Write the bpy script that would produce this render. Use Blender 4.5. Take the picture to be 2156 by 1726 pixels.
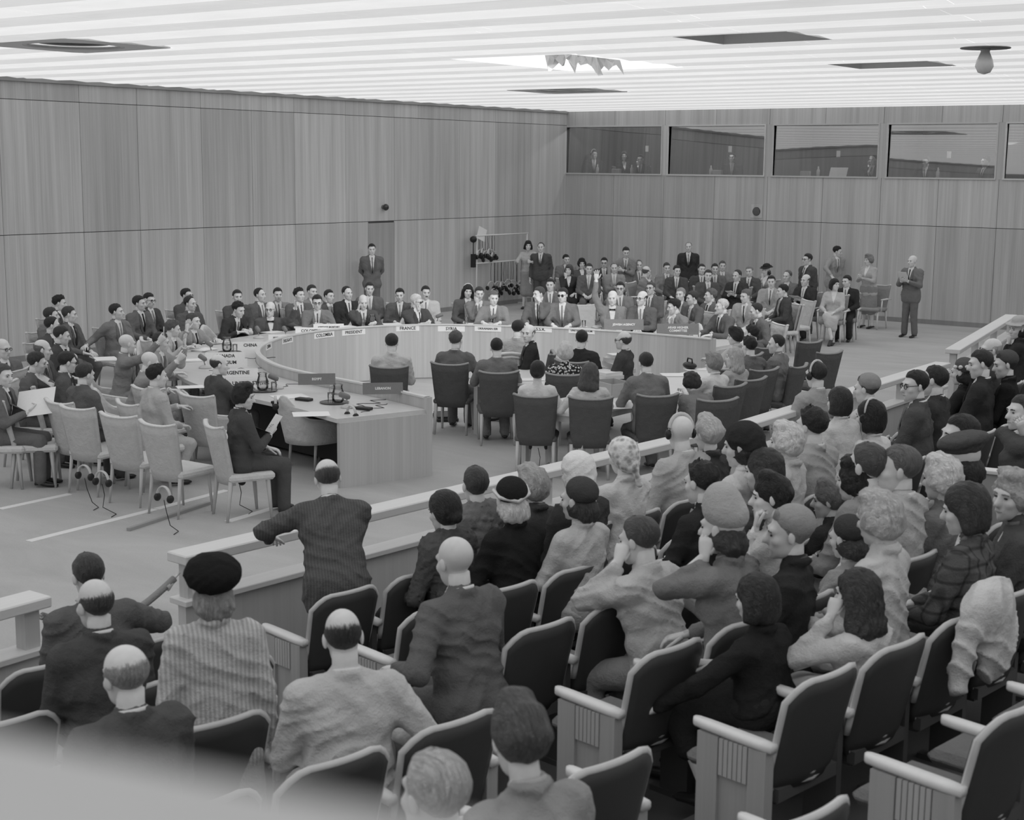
import bpy, math, random
import numpy as np
from mathutils import Vector, Matrix

for o in list(bpy.data.objects):
    bpy.data.objects.remove(o)
SC = bpy.context.scene
COL = SC.collection
PI = math.pi
R_ = math.radians

# ------------------------------------------------------------------ camera, light, exposure
F_PX, PITCH, ROLL, YAW, CAM_H = 3107.2, .1647, .0095, .6297, 3.4758
def _cam_axes():
    f = Vector((-math.sin(YAW)*math.cos(PITCH), math.cos(YAW)*math.cos(PITCH), -math.sin(PITCH)))
    r0 = Vector((math.cos(YAW), math.sin(YAW), 0)); u0 = r0.cross(f)
    c, s = math.cos(ROLL), math.sin(ROLL)
    return c*r0+s*u0, -s*r0+c*u0, f
CR, CU, CF = _cam_axes()
cam_data = bpy.data.cameras.new('camera')
cam = bpy.data.objects.new('camera', cam_data); COL.objects.link(cam)
cam.matrix_world = Matrix(((CR.x, CU.x, -CF.x, 0), (CR.y, CU.y, -CF.y, 0), (CR.z, CU.z, -CF.z, CAM_H), (0, 0, 0, 1)))
cam_data.sensor_width = 36.0
cam_data.lens = F_PX/2156*36
cam_data.clip_start = .05; cam_data.clip_end = 200
cam_data.dof.use_dof = True
cam_data.dof.focus_distance = 19.0
cam_data.dof.aperture_fstop = 5.2
SC.camera = cam

world = bpy.data.worlds.new('world'); SC.world = world; world.use_nodes = True
world.node_tree.nodes['Background'].inputs[0].default_value = (.5, .5, .5, 1)
world.node_tree.nodes['Background'].inputs[1].default_value = .25
SC.view_settings.view_transform = 'Standard'
SC.view_settings.look = 'None'
SC.view_settings.gamma = 1.0
SC.view_settings.use_curve_mapping = False
SC.view_settings.exposure = 0.40

def spot(name, loc, target, power, size_deg, blend=.6, radius=.12):
    d = bpy.data.lights.new(name, 'SPOT'); d.energy = power; d.spot_size = R_(size_deg); d.spot_blend = blend
    d.shadow_soft_size = radius
    o = bpy.data.objects.new(name, d); COL.objects.link(o); o.location = loc
    o.rotation_euler = (Vector(target)-Vector(loc)).to_track_quat('-Z', 'Y').to_euler()
    return o
# floodlights hidden in the open ceiling hatches above the audience side, aimed at the table
spot('flood_lamp', (-7.6, 15.0, 4.80), (-15.6, 19.6, .8), 620, 50, 1.0, .05)
spot('flood_lamp', (-7.9, 19.5, 4.80), (-13.4, 22.2, .8), 300, 66, 1.0, .05)
spot('flood_lamp', (-11.5, 16.6, 4.80), (-15.9, 17.6, .8), 110, 88, 1.0, .05)

# ------------------------------------------------------------------ geometry of the view
def ray(px, py):
    return CF*F_PX + CR*(px-1078) - CU*(py-863)
def at_z(px, py, z):
    d = ray(px, py); t = (z-CAM_H)/d.z
    return Vector((d.x*t, d.y*t, z))
def at_x(px, py, x):
    d = ray(px, py); t = x/d.x
    return Vector((x, d.y*t, CAM_H+d.z*t))
def at_y(px, py, y):
    d = ray(px, py); t = y/d.y
    return Vector((d.x*t, y, CAM_H+d.z*t))
def to_px(p):
    v = Vector(p)-Vector((0, 0, CAM_H)); w = v.dot(CF)
    if w < .1: return (-9999, -9999)
    return (1078+F_PX*v.dot(CR)/w, 863-F_PX*v.dot(CU)/w)
SCREEN0 = math.degrees(math.atan2(-math.cos(YAW), math.sin(YAW)))     # world heading of "towards the camera"
def heading(a):                                                       # screen angle: 0 to camera, 90 image right
    return R_(SCREEN0+a)

# room
XW, YB, ZC, ZS = -22.0, 32.5, 4.85, 2.2
RING = Vector((-12.8, 16.8, 0)); R_IN, R_OUT = 3.65, 4.95
X_END = -10.7
def row_curve(y): return -6.5-.0096*(y-14)**2
def row_x(k, y): return row_curve(y)+1.05+.9*k
def row_z(k): return .115*k

# ------------------------------------------------------------------ materials
def lin(g):
    g = g/255.0
    v = g/12.92 if g <= .04045 else ((g+.055)/1.055)**2.4
    return float(np.interp(v, (0, .02, .05, .12, .27, .5, .8, 1), (.0, .028, .078, .22, .54, .74, .88, .92)))                                # printed tone to surface reflectance under the soft ceiling light
MATS = {}
def nodes_of(name):
    m = bpy.data.materials.new(name); m.use_nodes = True
    nt = m.node_tree; b = nt.nodes['Principled BSDF']
    return m, nt, b
def grey(v): return (v, v, v, 1)
def mix_grey(nt, fac, a, b):
    r = nt.nodes.new('ShaderNodeMapRange')
    nt.links.new(fac, r.inputs[0]); r.inputs[3].default_value = a; r.inputs[4].default_value = b
    return r.outputs[0]
def noise(nt, vec, scale, detail=3, rough=.5, dist=0):
    n = nt.nodes.new('ShaderNodeTexNoise'); n.inputs['Scale'].default_value = scale
    n.inputs['Detail'].default_value = detail; n.inputs['Roughness'].default_value = rough; n.inputs['Distortion'].default_value = dist
    if vec is not None: nt.links.new(vec, n.inputs['Vector'])
    return n.outputs[0]
def mapped(nt, src, scale):
    mp = nt.nodes.new('ShaderNodeMapping'); mp.inputs['Scale'].default_value = scale
    nt.links.new(src, mp.inputs[0]); return mp.outputs[0]
def coord(nt, which):
    if which == 'Position':
        return nt.nodes.new('ShaderNodeNewGeometry').outputs['Position']
    return nt.nodes.new('ShaderNodeTexCoord').outputs[which]
def math_node(nt, op, a, b):
    n = nt.nodes.new('ShaderNodeMath'); n.operation = op
    for i, v in enumerate((a, b)):
        if isinstance(v, (int, float)): n.inputs[i].default_value = v
        else: nt.links.new(v, n.inputs[i])
    return n.outputs[0]
def bump(nt, b, h, strength, dist=.01):
    n = nt.nodes.new('ShaderNodeBump'); n.inputs['Strength'].default_value = strength; n.inputs['Distance'].default_value = dist
    nt.links.new(h, n.inputs['Height']); nt.links.new(n.outputs[0], b.inputs['Normal'])

def plain(g, rough=.6, spec=.3, name='paint', metal=0):
    key = ('plain', g, rough, spec, metal)
    if key not in MATS:
        m, nt, b = nodes_of('%s_%d' % (name, g))
        c = mix_grey(nt, noise(nt, coord(nt, 'Object'), 30), lin(g)*.96, lin(g)*1.04)
        nt.links.new(c, b.inputs['Base Color'])
        b.inputs['Roughness'].default_value = rough; b.inputs['Specular IOR Level'].default_value = spec; b.inputs['Metallic'].default_value = metal
        MATS[key] = m
    return MATS[key]
def wood(g, rough=.45, amp=.16, axis=2, rnd=.10, name='wood', fine=1.0):
    key = ('wood', g, rough, amp, axis, rnd, fine)
    if key not in MATS:
        m, nt, b = nodes_of('%s_%d' % (name, g))
        s1 = [7*fine]*3; s1[axis] = .16; s2 = [46*fine]*3; s2[axis] = .5
        pos = coord(nt, 'Position')
        n1 = noise(nt, mapped(nt, pos, s1), 1, 4, .6); n2 = noise(nt, mapped(nt, pos, s2), 1, 3, .7)
        s = math_node(nt, 'ADD', math_node(nt, 'MULTIPLY', n1, .6), math_node(nt, 'MULTIPLY', n2, .4))
        L = lin(g)
        c = nt.nodes.new('ShaderNodeMapRange'); nt.links.new(s, c.inputs[0])
        c.inputs[1].default_value = .3; c.inputs[2].default_value = .7
        c.inputs[3].default_value = L*(1-amp); c.inputs[4].default_value = L*(1+amp)
        oi = nt.nodes.new('ShaderNodeObjectInfo')
        r = mix_grey(nt, oi.outputs['Random'], 1-rnd, 1+rnd)
        nt.links.new(math_node(nt, 'MULTIPLY', c.outputs[0], r), b.inputs['Base Color'])
        b.inputs['Roughness'].default_value = rough; b.inputs['Specular IOR Level'].default_value = .35
        bump(nt, b, n2, .15, .004)
        MATS[key] = m
    return MATS[key]
def cloth(g, pattern=None):
    key = ('cloth', g, pattern)
    if key not in MATS:
        m, nt, b = nodes_of('cloth_%d%s' % (g, '_'+pattern if pattern else ''))
        oc = coord(nt, 'Object'); L = lin(g)
        n = noise(nt, oc, 9, 4, .6); w = noise(nt, oc, 160, 2)
        c = mix_grey(nt, n, L*.86, L*1.14)
        if pattern == 'stripe':
            x = mapped(nt, oc, (1, .35, 0)); wv = nt.nodes.new('ShaderNodeTexWave'); wv.inputs['Scale'].default_value = 16
            wv.inputs['Distortion'].default_value = .6
            nt.links.new(x, wv.inputs[0]); c = math_node(nt, 'MULTIPLY', c, mix_grey(nt, wv.outputs['Fac'], .78, 1.12))
        if pattern == 'pinstripe':
            x = mapped(nt, oc, (1, .2, 0)); wv = nt.nodes.new('ShaderNodeTexWave'); wv.inputs['Scale'].default_value = 18
            nt.links.new(x, wv.inputs[0])
            r = nt.nodes.new('ShaderNodeMapRange'); nt.links.new(wv.outputs['Fac'], r.inputs[0]); r.inputs[1].default_value = .86
            r.inputs[3].default_value = 1; r.inputs[4].default_value = 1.5
            c = math_node(nt, 'MULTIPLY', c, r.outputs[0])
        if pattern == 'plaid':
            for sc in ((1, 0, 0), (0, 0, 1)):
                x = mapped(nt, oc, sc); wv = nt.nodes.new('ShaderNodeTexWave'); wv.bands_direction = 'DIAGONAL'; wv.inputs['Scale'].default_value = 9
                nt.links.new(x, wv.inputs[0])
                r = nt.nodes.new('ShaderNodeMapRange'); nt.links.new(wv.outputs['Fac'], r.inputs[0]); r.inputs[1].default_value = .8
                r.inputs[3].default_value = 1; r.inputs[4].default_value = .5
                c = math_node(nt, 'MULTIPLY', c, r.outputs[0])
        if pattern == 'blotch':
            v = nt.nodes.new('ShaderNodeTexVoronoi'); v.inputs['Scale'].default_value = 26; nt.links.new(oc, v.inputs['Vector'])
            r = nt.nodes.new('ShaderNodeMapRange'); nt.links.new(v.outputs['Distance'], r.inputs[0]); r.inputs[1].default_value = .2; r.inputs[2].default_value = .6
            r.inputs[3].default_value = lin(120); r.inputs[4].default_value = L; c = r.outputs[0]
        if pattern == 'floral':
            v = nt.nodes.new('ShaderNodeTexVoronoi'); v.inputs['Scale'].default_value = 34; nt.links.new(oc, v.inputs['Vector'])
            r = nt.nodes.new('ShaderNodeMapRange'); nt.links.new(v.outputs['Distance'], r.inputs[0]); r.inputs[1].default_value = .35; r.inputs[2].default_value = .5
            r.inputs[3].default_value = lin(190); r.inputs[4].default_value = lin(45); c = r.outputs[0]
        nt.links.new(c, b.inputs['Base Color']); b.inputs['Roughness'].default_value = .9; b.inputs['Specular IOR Level'].default_value = .12
        bump(nt, b, math_node(nt, 'ADD', math_node(nt, 'MULTIPLY', n, 1.0), math_node(nt, 'MULTIPLY', w, .12)), .8, .03)
        MATS[key] = m
    return MATS[key]
def skin(g):
    key = ('skin', g)
    if key not in MATS:
        m, nt, b = nodes_of('skin_%d' % g); L = lin(g)
        nt.links.new(mix_grey(nt, noise(nt, coord(nt, 'Object'), 26, 3), L*.9, L*1.1), b.inputs['Base Color'])
        b.inputs['Roughness'].default_value = .5; b.inputs['Specular IOR Level'].default_value = .35
        MATS[key] = m
    return MATS[key]
def hairmat(g):
    key = ('hair', g)
    if key not in MATS:
        m, nt, b = nodes_of('hair_%d' % g); L = lin(g)
        oc = coord(nt, 'Object')
        n = noise(nt, mapped(nt, oc, (95, 26, 26)), 1, 4, .75, 1.2); n2 = noise(nt, oc, 22, 2)
        c = mix_grey(nt, math_node(nt, 'ADD', math_node(nt, 'MULTIPLY', n, .65), math_node(nt, 'MULTIPLY', n2, .35)), L*.25, L*1.75)
        nt.links.new(c, b.inputs['Base Color']); b.inputs['Roughness'].default_value = .42; b.inputs['Specular IOR Level'].default_value = .4
        bump(nt, b, n, .9, .02)
        at = nt.nodes.new('ShaderNodeAttribute'); at.attribute_name = 'fade'         # thinning strands along the hairline
        al = math_node(nt, 'SUBTRACT', math_node(nt, 'MULTIPLY', math_node(nt, 'SUBTRACT', math_node(nt, 'ADD', n, .6), math_node(nt, 'MULTIPLY', at.outputs['Fac'], 1.2)), 3), .6)
        cl = nt.nodes.new('ShaderNodeClamp'); nt.links.new(al, cl.inputs[0]); nt.links.new(cl.outputs[0], b.inputs['Alpha'])
        MATS[key] = m
    return MATS[key]
def emit(g_lin, strength, name='luminous'):
    key = ('emit', g_lin, strength, name)
    if key not in MATS:
        m, nt, b = nodes_of(name)
        b.inputs['Base Color'].default_value = grey(.45); b.inputs['Roughness'].default_value = .7
        n = noise(nt, mapped(nt, coord(nt, 'Position'), (.9, 2.2, 1)), 1.3, 4, .6)
        n2 = noise(nt, mapped(nt, coord(nt, 'Position'), (2.5, 14, 1)), 1, 2)
        s = math_node(nt, 'ADD', math_node(nt, 'MULTIPLY', n, .7), math_node(nt, 'MULTIPLY', n2, .3))
        b.inputs['Emission Color'].default_value = grey(g_lin)
        nt.links.new(mix_grey(nt, s, strength*.84, strength*1.16), b.inputs['Emission Strength'])
        MATS[key] = m
    return MATS[key]
def glassy(name='clear_glass'):
    if name not in MATS:
        m = bpy.data.materials.new(name); m.use_nodes = True; nt = m.node_tree; nt.nodes.clear()
        out = nt.nodes.new('ShaderNodeOutputMaterial'); mx = nt.nodes.new('ShaderNodeMixShader')
        t = nt.nodes.new('ShaderNodeBsdfTransparent'); g = nt.nodes.new('ShaderNodeBsdfGlossy'); fr = nt.nodes.new('ShaderNodeFresnel')
        fr.inputs[0].default_value = 1.5; g.inputs['Roughness'].default_value = .02
        t.inputs[0].default_value = grey(.93)
        k = math_node(nt, 'ADD', math_node(nt, 'MULTIPLY', fr.outputs[0], 1.6), .05)
        nt.links.new(k, mx.inputs[0]); nt.links.new(t.outputs[0], mx.inputs[1]); nt.links.new(g.outputs[0], mx.inputs[2]); nt.links.new(mx.outputs[0], out.inputs[0])
        MATS[name] = m
    return MATS[name]
def pane_glass():
    if 'pane' not in MATS:
        m = bpy.data.materials.new('booth_pane_glass'); m.use_nodes = True; nt = m.node_tree; nt.nodes.clear()
        out = nt.nodes.new('ShaderNodeOutputMaterial'); mx = nt.nodes.new('ShaderNodeMixShader')
        t = nt.nodes.new('ShaderNodeBsdfTransparent'); g = nt.nodes.new('ShaderNodeBsdfGlossy')
        t.inputs[0].default_value = grey(.8); g.inputs['Roughness'].default_value = .015; mx.inputs[0].default_value = .40
        nt.links.new(t.outputs[0], mx.inputs[1]); nt.links.new(g.outputs[0], mx.inputs[2]); nt.links.new(mx.outputs[0], out.inputs[0])
        MATS['pane'] = m
    return MATS['pane']
def carpet(g):
    m, nt, b = nodes_of('carpet'); L = lin(g); pos = coord(nt, 'Position')
    a = noise(nt, mapped(nt, pos, (.55, 1.5, 1)), 1, 4, .65, .5); f = noise(nt, pos, 60, 3)
    s = math_node(nt, 'ADD', math_node(nt, 'MULTIPLY', a, .75), math_node(nt, 'MULTIPLY', f, .25))
    nt.links.new(mix_grey(nt, s, L*.68, L*1.32), b.inputs['Base Color']); b.inputs['Roughness'].default_value = .95; b.inputs['Specular IOR Level'].default_value = .1
    bump(nt, b, f, .4, .01)
    return m

# ------------------------------------------------------------------ objects
def link(name, data, parent=None, mat=None):
    o = bpy.data.objects.new(name, data); COL.objects.link(o)
    if parent is not None: o.parent = parent
    if mat is not None and data is not None:
        data.materials.clear(); data.materials.append(mat)
    return o
def tag(o, label, cat, group=None):
    o['label'] = label; o['category'] = cat
    if group: o['group'] = group
    return o
def structure(o, label=None):
    o['kind'] = 'structure'
    if label: o['label'] = label
    return o
def thing(name, label, cat, loc=(0, 0, 0), rotz=0, group=None):
    o = bpy.data.objects.new(name, None); COL.objects.link(o); o.empty_display_size = .1
    o.location = loc; o.rotation_euler = (0, 0, rotz); tag(o, label, cat, group)
    return o
def np_mesh(name, V, Q, smooth=True, mats=None, mi=None):
    """mesh from numpy vertices and quads (or triangles)"""
    V = np.asarray(V, np.float32); Q = np.asarray(Q, np.int32)
    me = bpy.data.meshes.new(name); n = Q.shape[1]
    me.vertices.add(len(V)); me.vertices.foreach_set('co', V.ravel())
    me.loops.add(Q.size); me.loops.foreach_set('vertex_index', Q.ravel())
    me.polygons.add(len(Q)); me.polygons.foreach_set('loop_start', np.arange(0, Q.size, n, dtype=np.int32))
    if mi is not None: me.polygons.foreach_set('material_index', np.asarray(mi, np.int32))
    me.polygons.foreach_set('use_smooth', np.full(len(Q), smooth, bool))
    for m in (mats or []): me.materials.append(m)
    me.update(calc_edges=True); me.validate()
    return me
class MB:
    """collects shapes into one mesh"""
    def __init__(s): s.v = []; s.f = []; s.sm = []
    def add(s, vs, fs, smooth=False, M=None):
        b = len(s.v)
        for v in vs:
            v = Vector(v); s.v.append(tuple(M @ v) if M is not None else tuple(v))
        for f in fs: s.f.append(tuple(b+i for i in f)); s.sm.append(smooth)
        return s
    def box(s, x0, x1, y0, y1, z0, z1, M=None, bev=0):
        if bev <= 0:
            vs = [(x, y, z) for x in (x0, x1) for y in (y0, y1) for z in (z0, z1)]
            return s.add(vs, [(0, 1, 3, 2), (4, 6, 7, 5), (0, 4, 5, 1), (2, 3, 7, 6), (0, 2, 6, 4), (1, 5, 7, 3)], False, M)
        # chamfered box: three slabs as a rounded shape
        e = min(bev, (x1-x0)*.49, (y1-y0)*.49, (z1-z0)*.49); vs = []; idx = {}
        for ix, x in ((-1, x0), (1, x1)):
            for iy, y in ((-1, y0), (1, y1)):
                for iz, z in ((-1, z0), (1, z1)):
                    for ax in range(3):
                        p = [x-ix*e, y-iy*e, z-iz*e]; p[ax] = (x, y, z)[ax]
                        idx[(ix, iy, iz, ax)] = len(vs); vs.append(p)
        fs = []
        for ax in range(3):
            o1, o2 = (ax+1) % 3, (ax+2) % 3
            for sg in (-1, 1):
                q = []
                for a, b in ((-1, -1), (1, -1), (1, 1), (-1, 1)):
                    k = [0, 0, 0]; k[ax] = sg; k[o1] = a; k[o2] = b; q.append(idx[(*k, ax)])
                fs.append(q if sg > 0 else q[::-1])
            for a in (-1, 1):
                for b in (-1, 1):
                    q = []
                    for (t, axx) in ((-1, o1), (1, o1), (1, o2), (-1, o2)):
                        k = [0, 0, 0]; k[ax] = t; k[o1] = a; k[o2] = b; q.append(idx[(*k, axx)])
                    fs.append(q if a*b > 0 else q[::-1])
        for ix in (-1, 1):
            for iy in (-1, 1):
                for iz in (-1, 1):
                    q = [idx[(ix, iy, iz, a)] for a in range(3)]; fs.append(q if ix*iy*iz > 0 else q[::-1])
        return s.add(vs, fs, False, M)
    def loft(s, rings, closed=True, cap=True, smooth=True, M=None):
        n = len(rings[0]); vs = [p for r in rings for p in r]; fs = []
        for i in range(len(rings)-1):
            for j in range(n if closed else n-1):
                k = (j+1) % n
                fs.append((i*n+j, i*n+k, (i+1)*n+k, (i+1)*n+j))
        if cap and closed:
            fs.append(tuple(range(n))[::-1]); fs.append(tuple((len(rings)-1)*n+i for i in range(n)))
        return s.add(vs, fs, smooth, M)
    def tube(s, pts, r, n=8, M=None, cap=True, flat=1.0):
        pts = [Vector(p) for p in pts]; rr = r if isinstance(r, (list, tuple)) else [r]*len(pts); rings = []
        up = None
        for i, p in enumerate(pts):
            d = (pts[min(i+1, len(pts)-1)]-pts[max(i-1, 0)])
            d = d.normalized() if d.length > 1e-9 else Vector((0, 0, 1))
            if up is None: up = Vector((0, 0, 1)) if abs(d.z) < .9 else Vector((0, 1, 0))
            a = d.cross(up)
            if a.length < 1e-6: a = d.orthogonal()
            a.normalize(); b = a.cross(d).normalized(); up = b
            rings.append([p+a*math.cos(2*PI*k/n)*rr[i]+b*math.sin(2*PI*k/n)*rr[i]*flat for k in range(n)])
        return s.loft(rings, True, cap, True, M)
    def lathe(s, prof, n=16, M=None, sx=1, sy=1):
        rings = [[(r*sx*math.cos(2*PI*k/n), r*sy*math.sin(2*PI*k/n), z) for k in range(n)] for r, z in prof]
        return s.loft(rings, True, True, True, M)
    def ball(s, c, r, n=8, m=6, M=None):
        rx, ry, rz = r if isinstance(r, (tuple, list)) else (r, r, r)
        rings = []
        for i in range(m+1):
            t = -PI/2+PI*(i+.02 if i == 0 else i-.02 if i == m else i)/m
            rings.append([(c[0]+rx*math.cos(t)*math.cos(2*PI*k/n), c[1]+ry*math.cos(t)*math.sin(2*PI*k/n), c[2]+rz*math.sin(t)) for k in range(n)])
        return s.loft(rings, True, True, True, M)
    def prism(s, poly, z0, z1, M=None):
        n = len(poly); vs = [(x, y, z0) for x, y in poly]+[(x, y, z1) for x, y in poly]
        fs = [tuple(range(n))[::-1], tuple(range(n, 2*n))]+[(i, (i+1) % n, n+(i+1) % n, n+i) for i in range(n)]
        return s.add(vs, fs, False, M)
    def shell(s, outer, inner, smooth=True, M=None, closed=False):
        """two grids of points [row][col] joined along their borders"""
        nr, nc = len(outer), len(outer[0]); vs = [p for r in outer for p in r]+[p for r in inner for p in r]; N = nr*nc; fs = []
        for i in range(nr-1):
            for j in range(nc-1):
                a, b, c, d = i*nc+j, i*nc+j+1, (i+1)*nc+j+1, (i+1)*nc+j
                fs.append((a, b, c, d)); fs.append((N+d, N+c, N+b, N+a))
        for j in range(nc-1):
            fs.append((j+1, j, N+j, N+j+1)); t = (nr-1)*nc; fs.append((t+j, t+j+1, N+t+j+1, N+t+j))
        for i in range(nr-1):
            fs.append((i*nc, (i+1)*nc, N+(i+1)*nc, N+i*nc)); t = nc-1; fs.append(((i+1)*nc+t, i*nc+t, N+i*nc+t, N+(i+1)*nc+t))
        return s.add(vs, fs, smooth, M)
    def mesh(s, name, mat=None):
        me = bpy.data.meshes.new(name); me.from_pydata(s.v, [], s.f)
        me.polygons.foreach_set('use_smooth', s.sm); me.update()
        if mat: me.materials.append(mat)
        return me
    def obj(s, name, mat, parent=None):
        return link(name, s.mesh(name, mat), parent)
def rotm(ax, deg): return Matrix.Rotation(R_(deg), 4, ax)
def trans(*p): return Matrix.Translation(Vector(p))
def place(parts, name, label, cat, loc, rotz, group=None):
    """an Empty with one object per part; parts = [(name, mesh, [sub-parts])], meshes shared"""
    t = thing(name, label, cat, loc, rotz, group)
    for p in parts:
        o = link(p[0], p[1], t)
        for q in (p[2] if len(p) > 2 else []): link(q[0], q[1], o)
    return t
ORD = 'first second third fourth fifth sixth seventh eighth ninth tenth eleventh twelfth thirteenth fourteenth fifteenth sixteenth seventeenth eighteenth nineteenth twentieth'.split()
ORD += ['twenty-'+w for w in ORD[:9]]+['thirtieth']+['thirty-'+w for w in ORD[:9]]+['fortieth']
_font = {}
def text_mesh(txt, size, mat, bold=0.0):
    key = (txt, size)
    cu = bpy.data.curves.new('lettering', 'FONT'); cu.body = txt; cu.size = size; cu.align_x = 'CENTER'; cu.align_y = 'CENTER'
    cu.extrude = .0008; cu.offset = bold; cu.resolution_u = 2
    o = bpy.data.objects.new('tmp', cu); COL.objects.link(o)
    dg = bpy.context.evaluated_depsgraph_get()
    me = bpy.data.meshes.new_from_object(o.evaluated_get(dg)); bpy.data.objects.remove(o); bpy.data.curves.remove(cu)
    me.materials.clear(); me.materials.append(mat)
    return me

# ================================================================== THE ROOM
W_WALL = wood(143, .42, .25)
W_DOOR = wood(128, .42, .2)
FLOOR = carpet(134)
fl = MB(); fl.box(-22.3, 8, -7, YB+.3, -.12, 0)
structure(fl.obj('floor', FLOOR))
# right and near walls close the room behind the camera
mb = MB(); mb.box(8, 8.2, -7, YB+.3, 0, ZC); structure(mb.obj('wall_right', wood(120)))
mb = MB(); mb.box(-22.3, 8.2, -7.2, -7, 0, ZC); structure(mb.obj('wall_near', wood(120)))
# left wall: backing plus veneer panels in three tiers
mb = MB(); mb.box(XW-.25, XW-.022, -7, YB+.3, 0, ZC+.4); wl = structure(mb.obj('wall_left', plain(70, .8)))
JOINTS = [-6.9+1.46*i for i in range(15)]+[15.38, 17.05, 18.34, 19.9, 21.23, 22.44, 24.0, 25.6, 26.44, 27.99, 29.4, 30.9, YB+.02]
JOINTS = [j for i, j in enumerate(JOINTS) if i == 0 or j-JOINTS[i-1] > .3]
TIERS = [(0.10, ZS-.006), (ZS+.006, 4.49), (4.50, 4.80)]
_pc = {}
def wall_panel(parent, a, b, z0, z1, axis):
    key = (round(b-a, 3), z0, z1, axis)
    if key not in _pc:
        m = MB(); g = .0035
        if axis == 'y': m.box(-.022, 0, g, b-a-g, z0, z1, bev=.003)
        else: m.box(g, b-a-g, 0, .022, z0, z1, bev=.003)
        _pc[key] = m.mesh('panel', W_WALL)
    o = link('panel', _pc[key], parent); o.location = (XW, a, 0) if axis == 'y' else (a, YB, 0)
    return o
DOOR = (24.72, 25.58)
for a, b in zip(JOINTS[:-1], JOINTS[1:]):
    for z0, z1 in TIERS:
        if z0 < 1 and a < 25 < b:
            wall_panel(wl, a, DOOR[0], z0, z1, 'y') if DOOR[0]-a > .2 else None
            continue
        wall_panel(wl, a, b, z0, z1, 'y')
mb = MB(); mb.box(XW-.02, XW+.012, -7, YB, 0, .10); structure(mb.obj('baseboard_left', wood(110)))
mb = MB(); mb.box(XW-.02, XW+.05, -7, YB, 4.80, ZC+.02); structure(mb.obj('trim_1', plain(120, .7)))
mb = MB(); mb.box(XW-.02, XW+.008, DOOR[0], DOOR[1], .01, 2.16, bev=.004); d1 = structure(mb.obj('door_1', W_DOOR))
mb = MB(); mb.ball((XW+.06, DOOR[0]+.1, 1.02), .03); mb.tube([(XW, DOOR[0]+.1, 1.02), (XW+.06, DOOR[0]+.1, 1.02)], .012); mb.obj('door_knob', plain(150, .3, .6), d1)

# back wall with the interpreters' booths let into it
WIN = []
for (xa, xb) in ((1190, 1392), (1407, 1609), (1628, 1848), (1869, 2097), (2118, 2330)):
    WIN.append((at_y(xa, 315, YB).x, at_y(xb, 315, YB).x))
ZW0, ZW1 = 3.28, 4.45
wb = MB()
wb.box(XW, 8, YB+.022, YB+.2, 0, ZW0); wb.box(XW, 8, YB+.022, YB+.2, ZW1, ZC+.4)
edges = [XW]+[x for w in WIN for x in w]+[8]
for i in range(0, len(edges), 2): wb.box(edges[i], edges[i+1], YB+.022, YB+.2, ZW0, ZW1)
wback = structure(wb.obj('wall_back', plain(70, .8)))
bx = [XW-.01]+[(WIN[i][1]+WIN[i+1][0])/2 for i in range(4)]
bx = [bx[0]]+bx[1:]+[-8.0, -5.4, -2.8, -.2, 2.4, 5.0, 7.9]
for a, b in zip(bx[:-1], bx[1:]):
    n = 2
    for j in range(n):
        aa, bb = a+(b-a)*j/n, a+(b-a)*(j+1)/n
        wall_panel(wback, aa, bb, .10, ZS-.006, 'x'); wall_panel(wback, aa, bb, ZS+.006, ZW0-.03, 'x')
        wall_panel(wback, aa, bb, ZW1+.03, ZC, 'x')
for a, b in [(XW-.01, WIN[0][0]-.03)]+[(WIN[i][1]+.03, WIN[i+1][0]-.03) for i in range(4)]+[(WIN[4][1]+.03, 7.9)]:
    if b-a > .05: wall_panel(wback, a, b, ZW0-.03, ZW1+.03, 'x')
mb = MB(); mb.box(XW, 8, YB-.012, YB+.02, 0, .10); structure(mb.obj('baseboard_back', wood(110)))
FR = wood(160, .4, .08, 0)
for i, (a, b) in enumerate(WIN):
    f = MB(); t = .035
    f.box(a-t, b+t, YB-.03, YB+.14, ZW0-t, ZW0); f.box(a-t, b+t, YB-.015, YB+.14, ZW1, ZW1+t)
    f.box(a-t, a, YB-.015, YB+.14, ZW0, ZW1); f.box(b, b+t, YB-.015, YB+.14, ZW0, ZW1)
    w = structure(f.obj('window_%d' % (i+1), FR), 'glazed interpreters booth window with pale frame')
    g = MB(); n = 24; yo = YB+.07; bow, til = (.05, .012) if i % 2 == 0 else (.012, .012)
    rows = [[(a+(b-a)*j/n, yo+bow*(1-(2*j/n-1)**2)+til*(2*r/4-1), ZW0+(ZW1-ZW0)*r/4) for j in range(n+1)] for r in range(5)]
    g.loft(rows, False, False, True)
    g.obj('pane', pane_glass(), w)
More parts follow.
